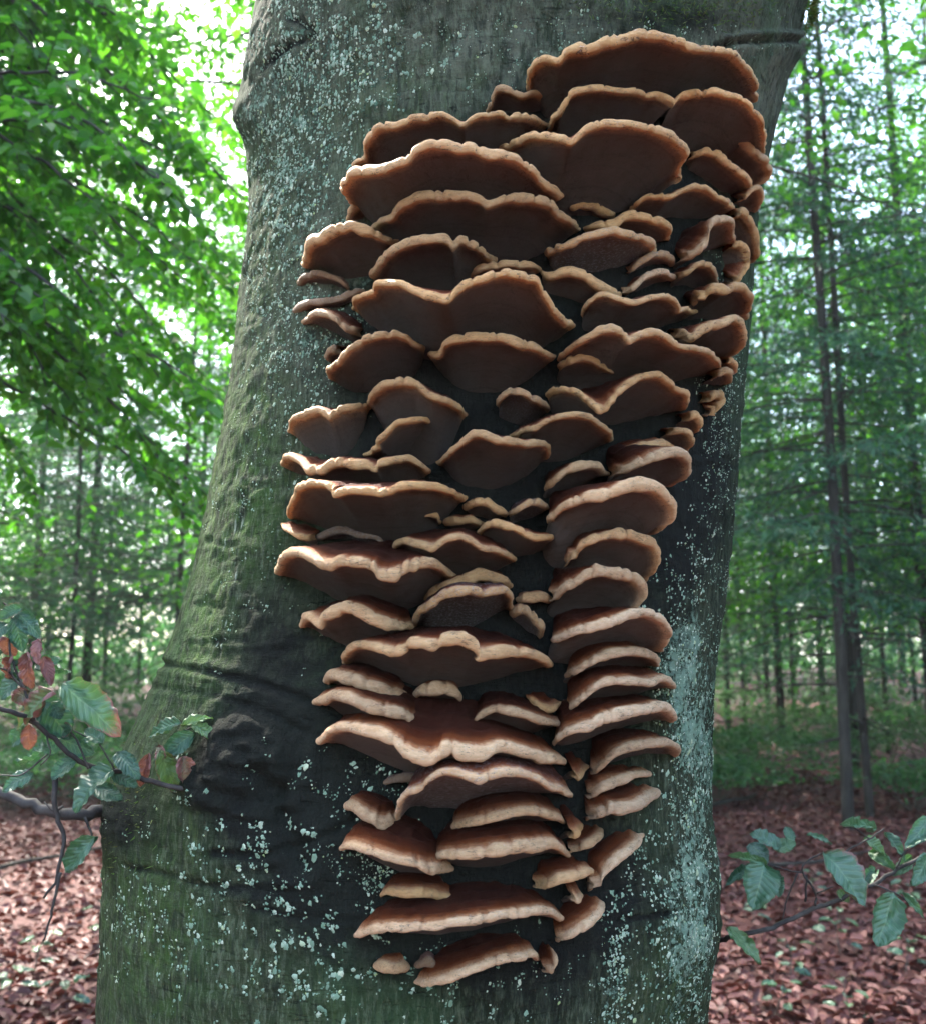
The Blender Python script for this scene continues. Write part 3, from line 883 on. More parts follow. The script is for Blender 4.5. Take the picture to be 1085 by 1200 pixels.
    ('fourth pale shelf under the anvil-like bracket, ending in a little knob', {'t': 0.4, 'tint': 0.9},
     [(693,905),(706,895),(722,882),(745,875),(767,871),(783,869),(792,871),(799,878),(794,885)]),
    ('small dark red drip-like lobe beside the fourth pale shelf', {'P': 1.2, 't': 0.8},
     [(672,899),(675,911),(682,909),(689,899)]),
    ('cave-like bracket with a folded side and pale grey hollow underside', {'tint': 0.7, 'white': 0.35, 'P': 1.05},
     [(463,961),(465,954),(467,940),(472,931),(489,926),(497,919),(508,911),(522,906),(539,908),(561,914),(575,908),(594,904),(613,907),(633,914),(646,921),(660,926),(670,931)]),
    ('lance-shaped red-brown bracket with white tip beside the cave-like bracket', {'t': 0.5, 'tint': 0.8},
     [(402,944),(411,946),(425,954),(439,960),(450,965),(464,964),(471,960)]),
    ('grey shrivelled finger-like bracket above the lance-shaped one', {'rim': 0.2, 'white': 0.6, 'P': 0.7},
     [(449,919),(464,914),(481,911),(497,910)]),
    ('slim orange slab sheltering under the cave-like bracket', {'t': 0.4, 'tint': 0.4},
     [(525,969),(541,965),(564,961),(588,955),(613,951),(635,951),(652,957),(664,962)]),
    ('red-brown apron-shaped bracket with white tip over dark lichened bark', {'t': 0.5, 'tint': 0.7},
     [(396,994),(409,990),(425,995),(442,1002),(458,1007),(472,1011),(489,1013),(503,1019),(519,1020),(535,1019)]),
    ('loaf-like bracket with straight cream rim and rusty top, beside the apron-shaped one', {'t': 0.4, 'tint': 0.6},
     [(499,1008),(514,1005),(536,1004),(561,1001),(586,997),(611,995),(633,994),(646,989),(658,989),(663,998),(670,1002)]),
    ('short curved bracket at the end of the loaf-like bracket', {'t': 0.4, 'tint': 0.6},
     [(669,997),(679,995),(693,990),(704,982),(709,973)]),
    ('short bar-like pink bracket with white end, below the fourth pale shelf', {'t': 0.4, 'tint': 0.9},
     [(690,932),(701,924),(718,919),(737,914),(754,908),(763,908)]),
    ('wavy pink bracket below the short bar-like one, above bare lichened bark', {'t': 0.4, 'tint': 0.9},
     [(690,957),(704,951),(718,946),(731,950),(748,946),(762,937),(773,929)]),
    ('brown drip with cream tip hanging beside the wavy pink bracket', {'P': 1.3, 't': 0.9},
     [(669,969),(671,979),(679,978),(685,969)]),
    ('steeply slanting bracket with dirty mossy top beside the loaf-like bracket', {'t': 0.6, 'tint': 0.9},
     [(694,1040),(709,1023),(723,1012),(737,1001),(748,990),(754,980)]),
    ('pebble-like orange bracket with a grey patch under the loaf-like bracket', {'t': 0.4, 'tint': 0.5},
     [(629,1036),(643,1034),(662,1030),(679,1026),(693,1019),(697,1023)]),
    ('dull brown bracket with unlit rim below the apron-shaped bracket', {'t': 0.4, 'tint': 0.2},
     [(445,1048),(464,1046),(490,1048),(515,1050),(536,1051)]),
    ('long thick bracket with cream rim and ringed dark top, second lowest tier', {'t': 0.18, 'P': 0.85, 'tint': 0.85},
     [(416,1096),(431,1090),(445,1090),(456,1087),(475,1089),(490,1087),(512,1088),(537,1083),(567,1077),(596,1074),(626,1070),(648,1069),(655,1071),(661,1078)]),
    ('crescent bracket at the lichened side of the second lowest tier', {'t': 0.6, 'tint': 0.8},
     [(654,1101),(670,1095),(689,1086),(703,1075),(709,1060)]),
    ('blunt stumpy bracket beside the lowest bracket, withered on top', {'t': 0.5, 'tint': 0.4},
     [(438,1133),(449,1136),(464,1138),(481,1133)]),
    ('lowest bracket of the colony, sloping sausage-like pale rim', {'t': 0.25, 'P': 0.85, 'tint': 0.95},
     [(485,1152),(501,1152),(523,1147),(545,1139),(574,1130),(604,1123),(626,1117),(633,1123)]),
    ('round pale knob at the raised end of the lowest bracket', {'t': 0.3, 'tint': 0.6, 'P': 1.2},
     [(636,1132),(646,1138),(654,1126),(648,1115)]),
    ('tiny cream-tipped drip between the slanting bracket and the crescent bracket', {'P': 1.3, 't': 0.9, 'tint': 0.6},
     [(668,1047),(677,1057),(685,1049)]),
]


def build_bracket(k, label, opt, pts):
    g = np.random.default_rng(1000 + k)
    pts = np.asarray(pts, float)
    seglen = np.linalg.norm(np.diff(pts, axis=0), axis=1)
    total = seglen.sum()
    n = int(np.clip(total / 2.2, 16, 130))
    s = np.concatenate([[0], np.cumsum(seglen)]); u = np.linspace(0, 1, n)
    q = np.stack([np.interp(u * total, s, pts[:, c]) for c in (0, 1)], -1)
    for _ in range(2):
        q[1:-1] = .25 * q[:-2] + .5 * q[1:-1] + .25 * q[2:]
    prof = (1 - np.abs(2 * u - 1) ** 2.4) ** .55
    prof = np.clip(prof, .04, 1)
    prof = np.maximum(prof, opt.get('e0', 0) * (1 - u)); prof = np.maximum(prof, opt.get('e1', 0) * u)
    wpx = np.ptp(q[:, 0]); hpx = np.ptp(q[:, 1])
    wm = max(wpx, .75 * hpx) * 1.32 / FPX
    base = .70 * wm
    # protrusion for which the rim lies about level, held near the usual depth to width ratio
    best, bc = base, 1e9
    Rm0 = hit(q[::8, 0], q[::8, 1], .05)
    for f in np.linspace(.55, 1.5, 14):
        P = base * f
        H = hit(q[::max(1, n // 14), 0], q[::max(1, n // 14), 1], P * prof[::max(1, n // 14)])
        zz = H[:, 2]; m = len(zz)
        ends = .5 * (zz[:max(1, m // 5)].mean() + zz[-max(1, m // 5):].mean())
        c = (zz[m // 3:2 * m // 3].mean() - ends) ** 2 + .06 * (P - base) ** 2
        if c < bc: best, bc = P, c
    pmax = float(np.interp(np.mean(Rm0[:, 2]), [1.2, 1.5, 1.8, 2.1], [.115, .135, .165, .195]))
    P = float(np.clip(best, .034, pmax)) * opt.get('P', 1.0)
    Rm = hit(q[:, 0], q[:, 1], P * prof)
    # smooth the depth, then irregular growth along the rim
    for _ in range(2):
        Rm[1:-1] = .25 * Rm[:-2] + .5 * Rm[1:-1] + .25 * Rm[2:]
    th, rho, r = cyl(Rm)
    arc = np.concatenate([[0], np.cumsum(np.linalg.norm(np.diff(Rm, axis=0), axis=1))])
    so = g.uniform(0, 100)
    A = np.polyfit(th, Rm[:, 2], 1) if np.ptp(th) > .02 else np.array([0, Rm[:, 2].mean()])
    zl = np.polyval(A, th)
    # base line follows the rim's gross slope but is flattened
    zl = zl.mean() + .8 * (zl - zl.mean())
    thm = .5 * (th[0] + th[-1]); thb = thm + (th - thm) * .80
    elev = (Rm[:, 2].mean() - CAM_Z) / 1.3
    tfac = max(opt.get('t', .22), .34 if elev < -.05 else 0) if opt.get('t', 1) > .26 else opt['t'] + .06; bfac = opt.get('b', .34)
    ztop = zl + tfac * P * (.3 + .7 * prof) + .005; zbot = zl - bfac * P * (.2 + .8 * prof) - .010
    Btop = uncyl(thb, axis(ztop)[1] - .035, ztop); Bbot = uncyl(thb, axis(zbot)[1] - .035, zbot)
    T = np.gradient(Rm, axis=0); T[:, 2] *= .3
    Nn = np.stack([T[:, 1], -T[:, 0], 0 * T[:, 0]], -1)
    Nn /= np.linalg.norm(Nn, axis=1)[:, None] + 1e-9
    mid = .5 * (Btop + Bbot)
    sgn = np.sign(((Rm - mid) * Nn).sum(1)); Nn *= np.where(sgn == 0, 1, sgn)[:, None]
    rad_dir = np.stack([np.sin(th), -np.cos(th), 0 * th], -1)
    Nn = .65 * Nn + .35 * rad_dir; Nn /= np.linalg.norm(Nn, axis=1)[:, None]
    lr0 = .0060 + .0012 * opt.get('tint', .1)
    lr0 = min(lr0 * g.uniform(.72, 1.22), .16 * wm + .002)
    lr0 = lr0 * (1 + .25 * vnoise(arc / .07, so + 60))
    bead = np.abs(np.sin(arc / .013 * np.pi * .5 + 2.2 * vnoise(arc / .03, so + 40)))
    lr = lr0 * (.55 + .45 * prof) * (.93 + .13 * bead + .17 * vnoise(arc / .020, so) + .09 * vnoise(arc / .007, so + 9))
    push = .0026 * vnoise(arc / .034, so + 3) + .0012 * vnoise(arc / .012, so + 5) + .0007 * vnoise(arc / .004, so + 7)
    lift = .0020 * vnoise(arc / .030, so + 13) + .0008 * vnoise(arc / .010, so + 15)
    notch = np.zeros(n)
    for _ in range(int(arc[-1] / .030)):
        a0 = g.uniform(0, arc[-1]); notch += g.uniform(.4, 1.0) * np.exp(-((arc - a0) / g.uniform(.0016, .0035)) ** 2)
    notch = np.clip(notch, 0, 1)
    push = push - .0046 * notch; lift = lift - .0012 * notch; lr = lr * (1 - .35 * notch)
    Cs = Rm - Nn * lr0[:, None]
    Cw = Cs.copy()
    for _ in range(int(n * n * .012) + 2):
        Cw[1:-1] = .25 * Cw[:-2] + .5 * Cw[1:-1] + .25 * Cw[2:]
    Rm = Rm + Nn * push[:, None]; Rm[:, 2] += lift
    C = Rm - Nn * lr[:, None]
    rows, edge, zone = [], [], []
    dtop = np.linalg.norm((Btop - C)[:, :2], axis=1)
    qt = [1, .84, .70, .57, .45, .35, .26, .18, .12, .07, .03]
    for f in qt:
        d = f * dtop
        fo = np.exp(-d / .010)[:, None]
        Ce = Cw + (Cs - Cw) * np.exp(-d / .040)[:, None] + (C - Cs) * fo
        Pn = Ce + (Btop - Ce) * f
        lre = lr0 + (lr - lr0) * fo[:, 0]
        Pn[:, 2] = Ce[:, 2] + lre * .92 + (ztop - Ce[:, 2] - lre * .92) * f ** .85
        Pn[:, 2] += (.0016 * np.sin(d / .0042 + 2.0 * vnoise(arc / .05, so + 30)) + .0016 * vnoise(arc / .012, d / .008, 0, k)) * min(1, f * 5) * (f < .95)
        rows.append(Pn); edge.append(d + .0045); zone.append(0)
    for a in (70, 45, 20, -5, -30, -55, -78):
        Pn = C + Nn * (lr * math.cos(R(a)))[:, None]
        Pn[:, 2] = C[:, 2] + lr * math.sin(R(a))
        rows.append(Pn); edge.append(np.full(n, .0045 * a / 80)); zone.append(1)
    dbot = np.linalg.norm((Bbot - C)[:, :2], axis=1)
    for f in [.035, .075, .12, .18, .26, .36, .48, .61, .75, .88, 1]:
        d = f * dbot
        fo = np.exp(-d / .014)[:, None]
        Ce = Cw + (Cs - Cw) * np.exp(-d / .040)[:, None] + (C - Cs) * fo
        lre = lr0 + (lr - lr0) * fo[:, 0]
        Pn = Ce + (Bbot - Ce) * f
        lip = np.clip((d - .003) / .006, 0, 1)
        z0 = Ce[:, 2] - lre * (.95 - .55 * lip)
        Pn[:, 2] = z0 + (zbot - z0) * f ** 1.25
        Pn[:, 2] += .0013 * vnoise(arc / .02, d / .015, 3, k) * (f < .9)
        rows.append(Pn); edge.append(-d - .0045); zone.append(2)
    V = np.stack(rows, 0); E = np.stack(edge, 0)
    nr = len(rows)
    # normals of the whole body, so that the parts meet without a seam
    du = np.gradient(V, axis=1); dv = np.gradient(V, axis=0)
    NR = np.cross(du, dv); NR /= np.linalg.norm(NR, axis=-1)[..., None] + 1e-12
    noseN = NR[len(qt) + 3, n // 2] @ Nn[n // 2]
    flip = noseN < 0
    if flip: NR = -NR
    loc = uncyl(np.array(thm), axis(zl.mean())[1], np.array(zl.mean()))
    emp = link('bracket_fungus', None, label=label, cat='bracket fungus', group='bracket fungi growing on the beech trunk', loc=loc)
    tint = float(np.clip(opt.get('tint', .08) + g.uniform(-.12, .18), 0, 1)); wh = opt.get('white', 0.0); rv = 1 - opt.get('rim', 1.0)
    tn_ = g.uniform(.74, 1.08)
    for nm, a, b in (('crust', 0, len(qt) + 1), ('rim', len(qt), nr - 10), ('pore_surface', nr - 11, nr)):
        S = V[a:b]; m = b - a
        i = np.arange(m - 1)[:, None] * n; j = np.arange(n - 1)[None]
        Fq = np.stack([i + j, i + j + 1, i + n + j + 1, i + n + j], -1).reshape(-1, 4)
        if flip: Fq = Fq[:, ::-1]
        ones = np.ones(m * n)
        me = mesh_np(nm, S.reshape(-1, 3) - loc, Fq, M_FUN, dict(edge=E[a:b].ravel(), tint=tint * ones, tone=float(tn_) * ones, white=wh * ones, rimv=rv * .75 * ones))
        me.normals_split_custom_set_from_vertices(NR[a:b].reshape(-1, 3).tolist())
        link(nm, me, emp)
    return emp


for k, (lab, opt, pts) in enumerate(BRACKETS):
    build_bracket(k, lab, opt, pts)

# ------------------------------------------------------------------ leaves, twigs
def leaf_batch(C, D, Nv, L, W, fold=.25, hexa=True):
    """many simple blades: C base points, D length axis, Nv blade normal, L, W sizes -> V, quads, n verts per leaf"""
    D = D / (np.linalg.norm(D, axis=1)[:, None] + 1e-9)
    S = np.cross(D, Nv); S /= np.linalg.norm(S, axis=1)[:, None] + 1e-9
    U = np.cross(S, D)
    L = np.asarray(L)[:, None]; W = np.asarray(W)[:, None]
    up = U * W * fold
    if hexa:
        tip = C + D * L - U * L * .12
        l1 = C + D * L * .28 + S * W * .46 + up; l2 = C + D * L * .68 + S * W * .40 + up * .7
        r1 = C + D * L * .28 - S * W * .46 + up; r2 = C + D * L * .68 - S * W * .40 + up * .7
        V = np.stack([C, l1, l2, tip, r2, r1], 1).reshape(-1, 3)
        b = np.arange(len(C))[:, None] * 6
        F = np.concatenate([b + np.array([[0, 3, 2, 1]]), b + np.array([[0, 5, 4, 3]])], 0)
        return V, F, 6
    tip = C + D * L
    l1 = C + D * L * .5 + S * W * .5; r1 = C + D * L * .5 - S * W * .5
    V = np.stack([C, r1, tip, l1], 1).reshape(-1, 3)
    b = np.arange(len(C))[:, None] * 4
    return V, b + np.array([[0, 1, 2, 3]]), 4


def blade(L=1.0, W=.62, nu=10, nv=6, curl=.12, fold=.18, seed=0, wav=.028):
    """one detailed beech leaf along +X, face up +Z, with scalloped margin; returns V, quads, attrs"""
    g = np.random.default_rng(seed)
    u = np.linspace(0, 1, nu + 1); v = np.linspace(-1, 1, 2 * nv + 1)
    prof = u ** .6 * (1 - u) ** .78; prof = prof / prof.max()
    prof = prof + .045 * np.sin(u * 2 * np.pi * 8.0) * (u > .05) * (u < .95); prof[0] = .015; prof[-1] = .01
    U, Vv = np.meshgrid(u, v, indexing='ij')
    X = U * L + 0 * Vv
    Y = Vv * W * .5 * prof[:, None]
    Z = fold * W * np.abs(Vv) ** 1.3 * prof[:, None] - curl * L * (U ** 2) + wav * L * np.sin(U * 2 * np.pi * 4.5 - np.abs(Vv) * 2.4) * np.abs(Vv)
    Z = Z + .11 * L * vnoise(U * 2.5 + seed, Vv * 1.5, seed, 3) + .035 * L * vnoise(U * 7 + seed, Vv * 4, seed, 4)
    P = np.stack([X, Y, Z], -1).reshape(-1, 3)
    m = 2 * nv + 1
    i = np.arange(nu)[:, None] * m; j = np.arange(2 * nv)[None]
    F = np.stack([i + j, i + m + j, i + m + j + 1, i + j + 1], -1).reshape(-1, 4)
    return P, F, U.ravel(), Vv.ravel()


BLADES = {}


def twig_leaf(parent, ploc, base, tip, wpx, up, rnd, brown, curl=.12, seed=0, tipb=0.0):
    """a leaf of its own between two world points"""
    base = np.asarray(base, float); tip = np.asarray(tip, float)
    Lm = np.linalg.norm(tip - base)
    key = (seed % 4, round(curl, 2), round(brown, 2), round(rnd, 2), round(tipb, 2))
    if key not in BLADES:
        V, F, U, Vv = blade(1.0, 1.0, 24, 5, curl, .16, seed % 4)
        br = brown + tipb * np.clip((U - .45) * 2, 0, 1) + .35 * np.abs(Vv) ** 3 * (brown > .12)
        V[:, 1] *= 1.0
        BLADES[key] = mesh_np('leaf', V, F, M_TWIGLEAF, dict(rnd=np.full(len(V), rnd), lu=U, lv=Vv, brown=br))
    x = (tip - base) / Lm
    y = np.cross(np.asarray(up, float), x); y /= np.linalg.norm(y)
    z = np.cross(x, y)
    o = link('leaf', BLADES[key], parent)
    M = np.eye(4); M[:3, 0] = x * Lm; M[:3, 1] = y * wpx; M[:3, 2] = z * Lm; M[:3, 3] = base - ploc
    o.matrix_local = Matrix(M.tolist())
    return o


def px_poly(ox, oy, sc, pts):
    return [(ox + a / sc, oy + b / sc) for a, b in pts]


def branch_part(name, tree, tloc, paths, mat):
    parts = []
    for P, ra, rb, n in paths:
        sp = smooth_path(P, n)
        sp[1:-1] += rng.normal(0, ra * .25, (n - 2, 3))
        V, Q, T = tube(sp, np.linspace(ra, rb, n), 7)
        parts.append((V, Q, T))
    V, F = join(parts)
    return link(name, mesh_np(name, V - tloc, F, mat), tree)


# broken branch and the leafy twig on the mossy flank
def P6(pts, Y):
    p = px_poly(0, 680, 2.306, pts)
    Y = np.broadcast_to(Y, (len(p),)) if np.ndim(Y) else np.full(len(p), Y)
    return np.array([at(a, b, y) for (a, b), y in zip(p, Y)])


att = hit(np.array([250.]), np.array([925.]), -.01)[0]
stub = hit(np.array([150.]), np.array([948.]), -.03)[0]
br1 = branch_part('branch', beech, TREE0, [
    (np.vstack([P6([(-120, 320), (0, 345), (60, 365), (120, 400), (180, 465), (240, 510), (310, 510), (370, 530), (440, 555)], np.linspace(1.18, 1.34, 9)), [att]]), .0028, .0036, 40),
    (P6([(95, 380), (70, 300), (30, 210), (25, 120), (40, 80), (10, 60)], 1.22), .0018, .001, 20),
    (P6([(70, 300), (20, 240), (-40, 230)], 1.22), .0015, .001, 10),
    (P6([(240, 510), (210, 430), (160, 370), (120, 330)], 1.27), .0014, .001, 12),
    (P6([(440, 555), (430, 480), (480, 420), (530, 390)], 1.36), .0016, .001, 14),
    (P6([(310, 510), (270, 440), (190, 400)], 1.28), .0012, .0008, 12),
    (P6([(130, 470), (60, 530), (0, 525)], 1.25), .0012, .0008, 12),
    (P6([(120, 400), (140, 470), (110, 500)], 1.24), .0012, .0008, 12)], M_TWIG)
br2 = branch_part('branch', beech, TREE0, [
    (np.vstack([P6([(-200, 500), (0, 570), (60, 600), (120, 625), (220, 632)], [1.5, 1.5, 1.5, 1.5, 1.5]), [stub]]), .0065, .0105, 30),
    (P6([(150, 520), (148, 600), (150, 640), (165, 660), (172, 700), (160, 800), (120, 858)], 1.48), .0045, .0018, 22),
    (P6([(165, 790), (140, 900), (118, 975)], 1.48), .0025, .0012, 14),
    (P6([(172, 610), (150, 628), (120, 600)], 1.49), .002, .001, 8),
    (P6([(230, 640), (255, 700), (230, 730)], 1.5), .002, .001, 8)], M_TWIG)
LV1 = [  # base, tip, width (zoomed pixels), tone, browning, tip browning, depth, up
    (165, 290, 330, 400, 100, .62, .14, .42, 1.20), (152, 305, 38, 400, 62, .75, .45, -.3, 1.20), (40, 100, 62, 195, 50, .15, 0, 0, 1.22), (72, 195, 78, 300, 42, .2, .9, 0, 1.21),
    (120, 212, 182, 268, 60, .1, 0, 0, 1.23), (62, 255, -5, 315, 62, .2, 0, 0, 1.24), (108, 325, 196, 425, 88, .12, .0, 0, 1.25), (78, 388, 80, 468, 42, .3, .9, 0, 1.23),
    (132, 465, 40, 480, 55, .2, 0, 0, 1.26), (92, 528, 5, 560, 50, .25, 0, 0, 1.26), (205, 485, 138, 535, 52, .15, .0, 0, 1.27), (305, 512, 178, 595, 100, .22, .0, 0, 1.27),
    (165, 428, 255, 465, 62, .2, 0, 0, 1.28), (318, 468, 372, 525, 52, .05, 0, 0, 1.29), (300, 518, 374, 556, 56, .28, 0, 0, 1.30), (402, 468, 376, 565, 36, .4, .85, 0, 1.33),
    (432, 458, 482, 580, 60, .85, .22, .0, 1.34), (492, 476, 512, 552, 62, .6, .55, .0, 1.345), (525, 412, 440, 475, 55, .15, .08, 0, 1.355), (490, 392, 574, 366, 34, .9, .0, 0, 1.35),
    (518, 396, 594, 428, 38, .85, .0, 0, 1.35), (492, 388, 398, 418, 40, .5, .15, 0, 1.34), (256, 692, 172, 790, 62, .4, .05, 0, 1.47), (62, 72, -6, 98, 40, .5, .2, 0, 1.22),
    (50, 88, 104, 145, 52, .1, 0, 0, 1.23), (110, 160, 95, 225, 40, .3, .85, 0, 1.22), (0, 190, -40, 270, 60, .2, 0, 0, 1.2), (30, 205, 12, 285, 40, .3, .7, 0, 1.21), (60, 400, 30, 450, 44, .1, 0, 0, 1.24), (20, 120, -30, 160, 50, .1, 0, 0, 1.23), (45, 215, 20, 270, 46, .2, .1, 0, 1.225), (85, 300, 30, 330, 50, .3, .5, 0, 1.22), (5, 150, 45, 215, 40, .25, .9, 0, 1.215), (100, 230, 150, 215, 44, .3, .1, 0, 1.235), (150, 470, 120, 430, 44, .2, 0, 0, 1.26), (280, 440, 230, 400, 40, .35, 0, 0, 1.28), (200, 400, 150, 410, 40, .25, .3, 0, 1.26), (450, 480, 415, 450, 40, .3, .5, 0, 1.34),
    (120, 205, 140, 285, 36, .3, .8, 0, 1.225), (140, 330, 170, 375, 50, .2, .05, 0, 1.245), (10, 40, -50, 80, 60, .4, 0, 0, 1.2), (255, 560, 330, 590, 50, .2, 0, 0, 1.31)]
for q, (bx, by, tx_, ty_, wd, rn, brn, tb, Y) in enumerate(LV1):
    b = P6([(bx, by)], Y)[0]; t = P6([(tx_, ty_)], Y + rng.uniform(-.03, .03))[0]
    up = np.array([rng.uniform(-.7, .7), -1.0, rng.uniform(-.1, 1.3)])
    twig_leaf(br1 if q != 22 else br2, TREE0, b, t, wd / 2.306 * Y / FPX * .98, up, rn, brn, rng.choice([.10, .22, .32]), q, tb)


# twig low on the lichened flank
def P7(pts, Y):
    p = px_poly(780, 780, 2.856, pts)
    Y = np.broadcast_to(Y, (len(p),)) if np.ndim(Y) else np.full(len(p), Y)
    return np.array([at(a, b, y) for (a, b), y in zip(p, Y)])


br3 = branch_part('branch', beech, TREE0, [
    (P7([(120, 930), (190, 918), (250, 900), (330, 890), (420, 850), (500, 805), (590, 780), (700, 735), (770, 680), (870, 630), (1000, 590)], [1.78, 1.74] + [1.68] * 9), .0042, .003, 44),
    (P7([(500, 805), (505, 760), (462, 705), (450, 672), (500, 635), (540, 622)], 1.66), .0022, .0012, 20),
    (P7([(455, 692), (400, 685), (340, 663)], 1.66), .0014, .001, 12), (P7([(440, 695), (405, 780), (388, 850)], 1.67), .0016, .0009, 14),
    (P7([(505, 762), (560, 740)], 1.66), .0014, .001, 6), (P7([(540, 660), (620, 610), (680, 580), (730, 545)], 1.68), .0018, .0012, 14),
    (P7([(700, 735), (770, 762), (860, 830)], 1.67), .0016, .001, 12), (P7([(770, 680), (800, 620), (870, 580)], 1.66), .0016, .001, 12),
    (P7([(465, 790), (470, 700)], 1.69), .002, .0016, 8), (P7([(680, 580), (620, 535)], 1.68), .0012, .001, 8), (P7([(590, 780), (560, 800)], 1.68), .0012, .001, 6)], M_TWIG)
LV2 = [(328, 662, 300, 800, 120, .45, .05, 1.64), (382, 612, 288, 555, 72, .2, .05, 1.66), (368, 622, 432, 588, 60, .6, 0, 1.67), (282, 598, 338, 655, 70, .1, 0, 1.72), (292, 680, 208, 716, 40, .3, .05, 1.68),
       (332, 666, 218, 628, 30, .7, 0, 1.66), (350, 688, 384, 770, 52, .3, 0, 1.69), (468, 568, 558, 594, 34, .5, 0, 1.72), (525, 622, 684, 788, 140, .42, .26, 1.63), (698, 552, 598, 518, 40, .55, 0, 1.66),
       (748, 762, 718, 940, 112, .5, .0, 1.63), (872, 640, 836, 728, 66, .35, 0, 1.62), (660, 580, 745, 622, 56, .7, 0, 1.70), (730, 558, 815, 642, 44, .3, 0, 1.68), (875, 515, 820, 600, 60, .3, 0, 1.66),
       (200, 882, 322, 982, 66, .8, .03, 1.66), (678, 622, 765, 672, 44, .6, 0, 1.72), (788, 758, 870, 842, 30, .6, 0, 1.65), (568, 758, 622, 786, 36, .9, 0, 1.68), (400, 540, 420, 600, 50, .3, 0, 1.71),
       (700, 680, 660, 740, 40, .25, 0, 1.73), (820, 640, 760, 700, 46, .6, 0, 1.7), (900, 560, 960, 640, 66, .4, 0, 1.65)]
for q, (bx, by, tx_, ty_, wd, rn, brn, Y) in enumerate(LV2):
    b = P7([(bx, by)], Y)[0]; t = P7([(tx_, ty_)], Y - rng.uniform(.0, .05))[0]
    up = np.array([rng.uniform(-.6, .6), -1.0, rng.uniform(.1, 1.5)])
    twig_leaf(br3, TREE0, b, t, wd / 2.856 * Y / FPX * .95, up, rn, brn, rng.choice([.08, .2, .3]), q + 50)


# moss and fern tufts on the branch collar and at the limb seam
def tuft(px, py, rx, ry, n, L, loc):
    xs, ys = rng.normal(px, rx, n), rng.normal(py, ry, n)
    H = hit(xs, ys, 0.0)
    th, rho, r = cyl(H)
    H = uncyl(th, r + .004, H[:, 2])
    D = np.stack([np.sin(th), -np.cos(th), 0 * th], -1) * .8 + rng.normal(0, .5, (n, 3)) + np.array([0, 0, -.35])
    V, F, k = leaf_batch(H, D, rng.normal(0, 1, (n, 3)), L * rng.uniform(.5, 1.4, n), L * .16 * rng.uniform(.6, 1.4, n), hexa=False)
    return mesh_np('moss', V - loc, F, M_MOSS, dict(rnd=np.repeat(rng.uniform(0, 1, n), k)))


link('moss', tuft(150, 945, 12, 30, 700, .012, TREE0), beech, kind='stuff')
link('moss', tuft(955, 12, 10, 10, 200, .02, TREE0), beech, kind='stuff')
link('moss', tuft(810, 12, 60, 12, 500, .010, TREE0), beech, kind='stuff')

# ------------------------------------------------------------------ leaf litter
nL = 42000
u = rng.uniform(0, 1, nL)
yy = 2.0 + 15 * u ** 1.5
xx = yy * rng.uniform(-.72, .72, nL)
zz = ground_z(xx, yy)
C = np.stack([xx, yy, zz + .006 + .025 * rng.uniform(0, 1, nL) ** 2], -1)
ang = rng.uniform(0, 2 * np.pi, nL)
D = np.stack([np.cos(ang), np.sin(ang), rng.normal(0, .22, nL)], -1)
Nv = np.stack([rng.normal(0, .35, nL), rng.normal(0, .35, nL), np.ones(nL)], -1)
V, F, k = leaf_batch(C, D, Nv, rng.uniform(.055, .10, nL), rng.uniform(.035, .06, nL), fold=.35)
link('leaf_litter', mesh_np('leaf_litter', V, F, M_LITTER, dict(rnd=np.repeat(rng.beta(2, 2, nL), k))), label='reddish brown dead beech leaves covering the forest floor', cat='leaf litter', kind='stuff')


# fallen sticks lying on the litter
def stick(pa, pb, r, lab):
    a = np.array(pa, float); b = np.array(pb, float)
    p = smooth_path(np.linspace(a, b, 6) + rng.normal(0, .04, (6, 3)) * np.array([1, 1, 0]), 16)
    p[:, 2] = ground_z(p[:, 0], p[:, 1]) + .03 + r
    V, Q, T = tube(p, np.linspace(r, r * .5, 16), 7)
    o = p[0].copy()
    link('fallen_stick', mesh_np('fallen_stick', V - o, [Q, T], M_TRUNK), None, lab, 'stick', 'sticks lying on the leaf litter', loc=o)


stick((1.25, 4.6, 0), (2.3, 4.4, 0), .010, 'thin straight stick on the litter beside the seedlings')
stick((2.7, 11.6, 0), (3.6, 12.6, 0), .03, 'thick mossy fallen bough lying before the two slender dark trunks')
stick((2.2, 8.2, 0), (3.6, 8.9, 0), .018, 'bent grey stick on the litter near the dark spruce trunk')
stick((-1.9, 4.5, 0), (-1.5, 3.9, 0), .008, 'short thin stick on the litter below the hanging dead twig')
stick((-3.6, 7.8, 0), (-2.9, 9.2, 0), .018, 'long grey stick on the shaded litter under the young beech')


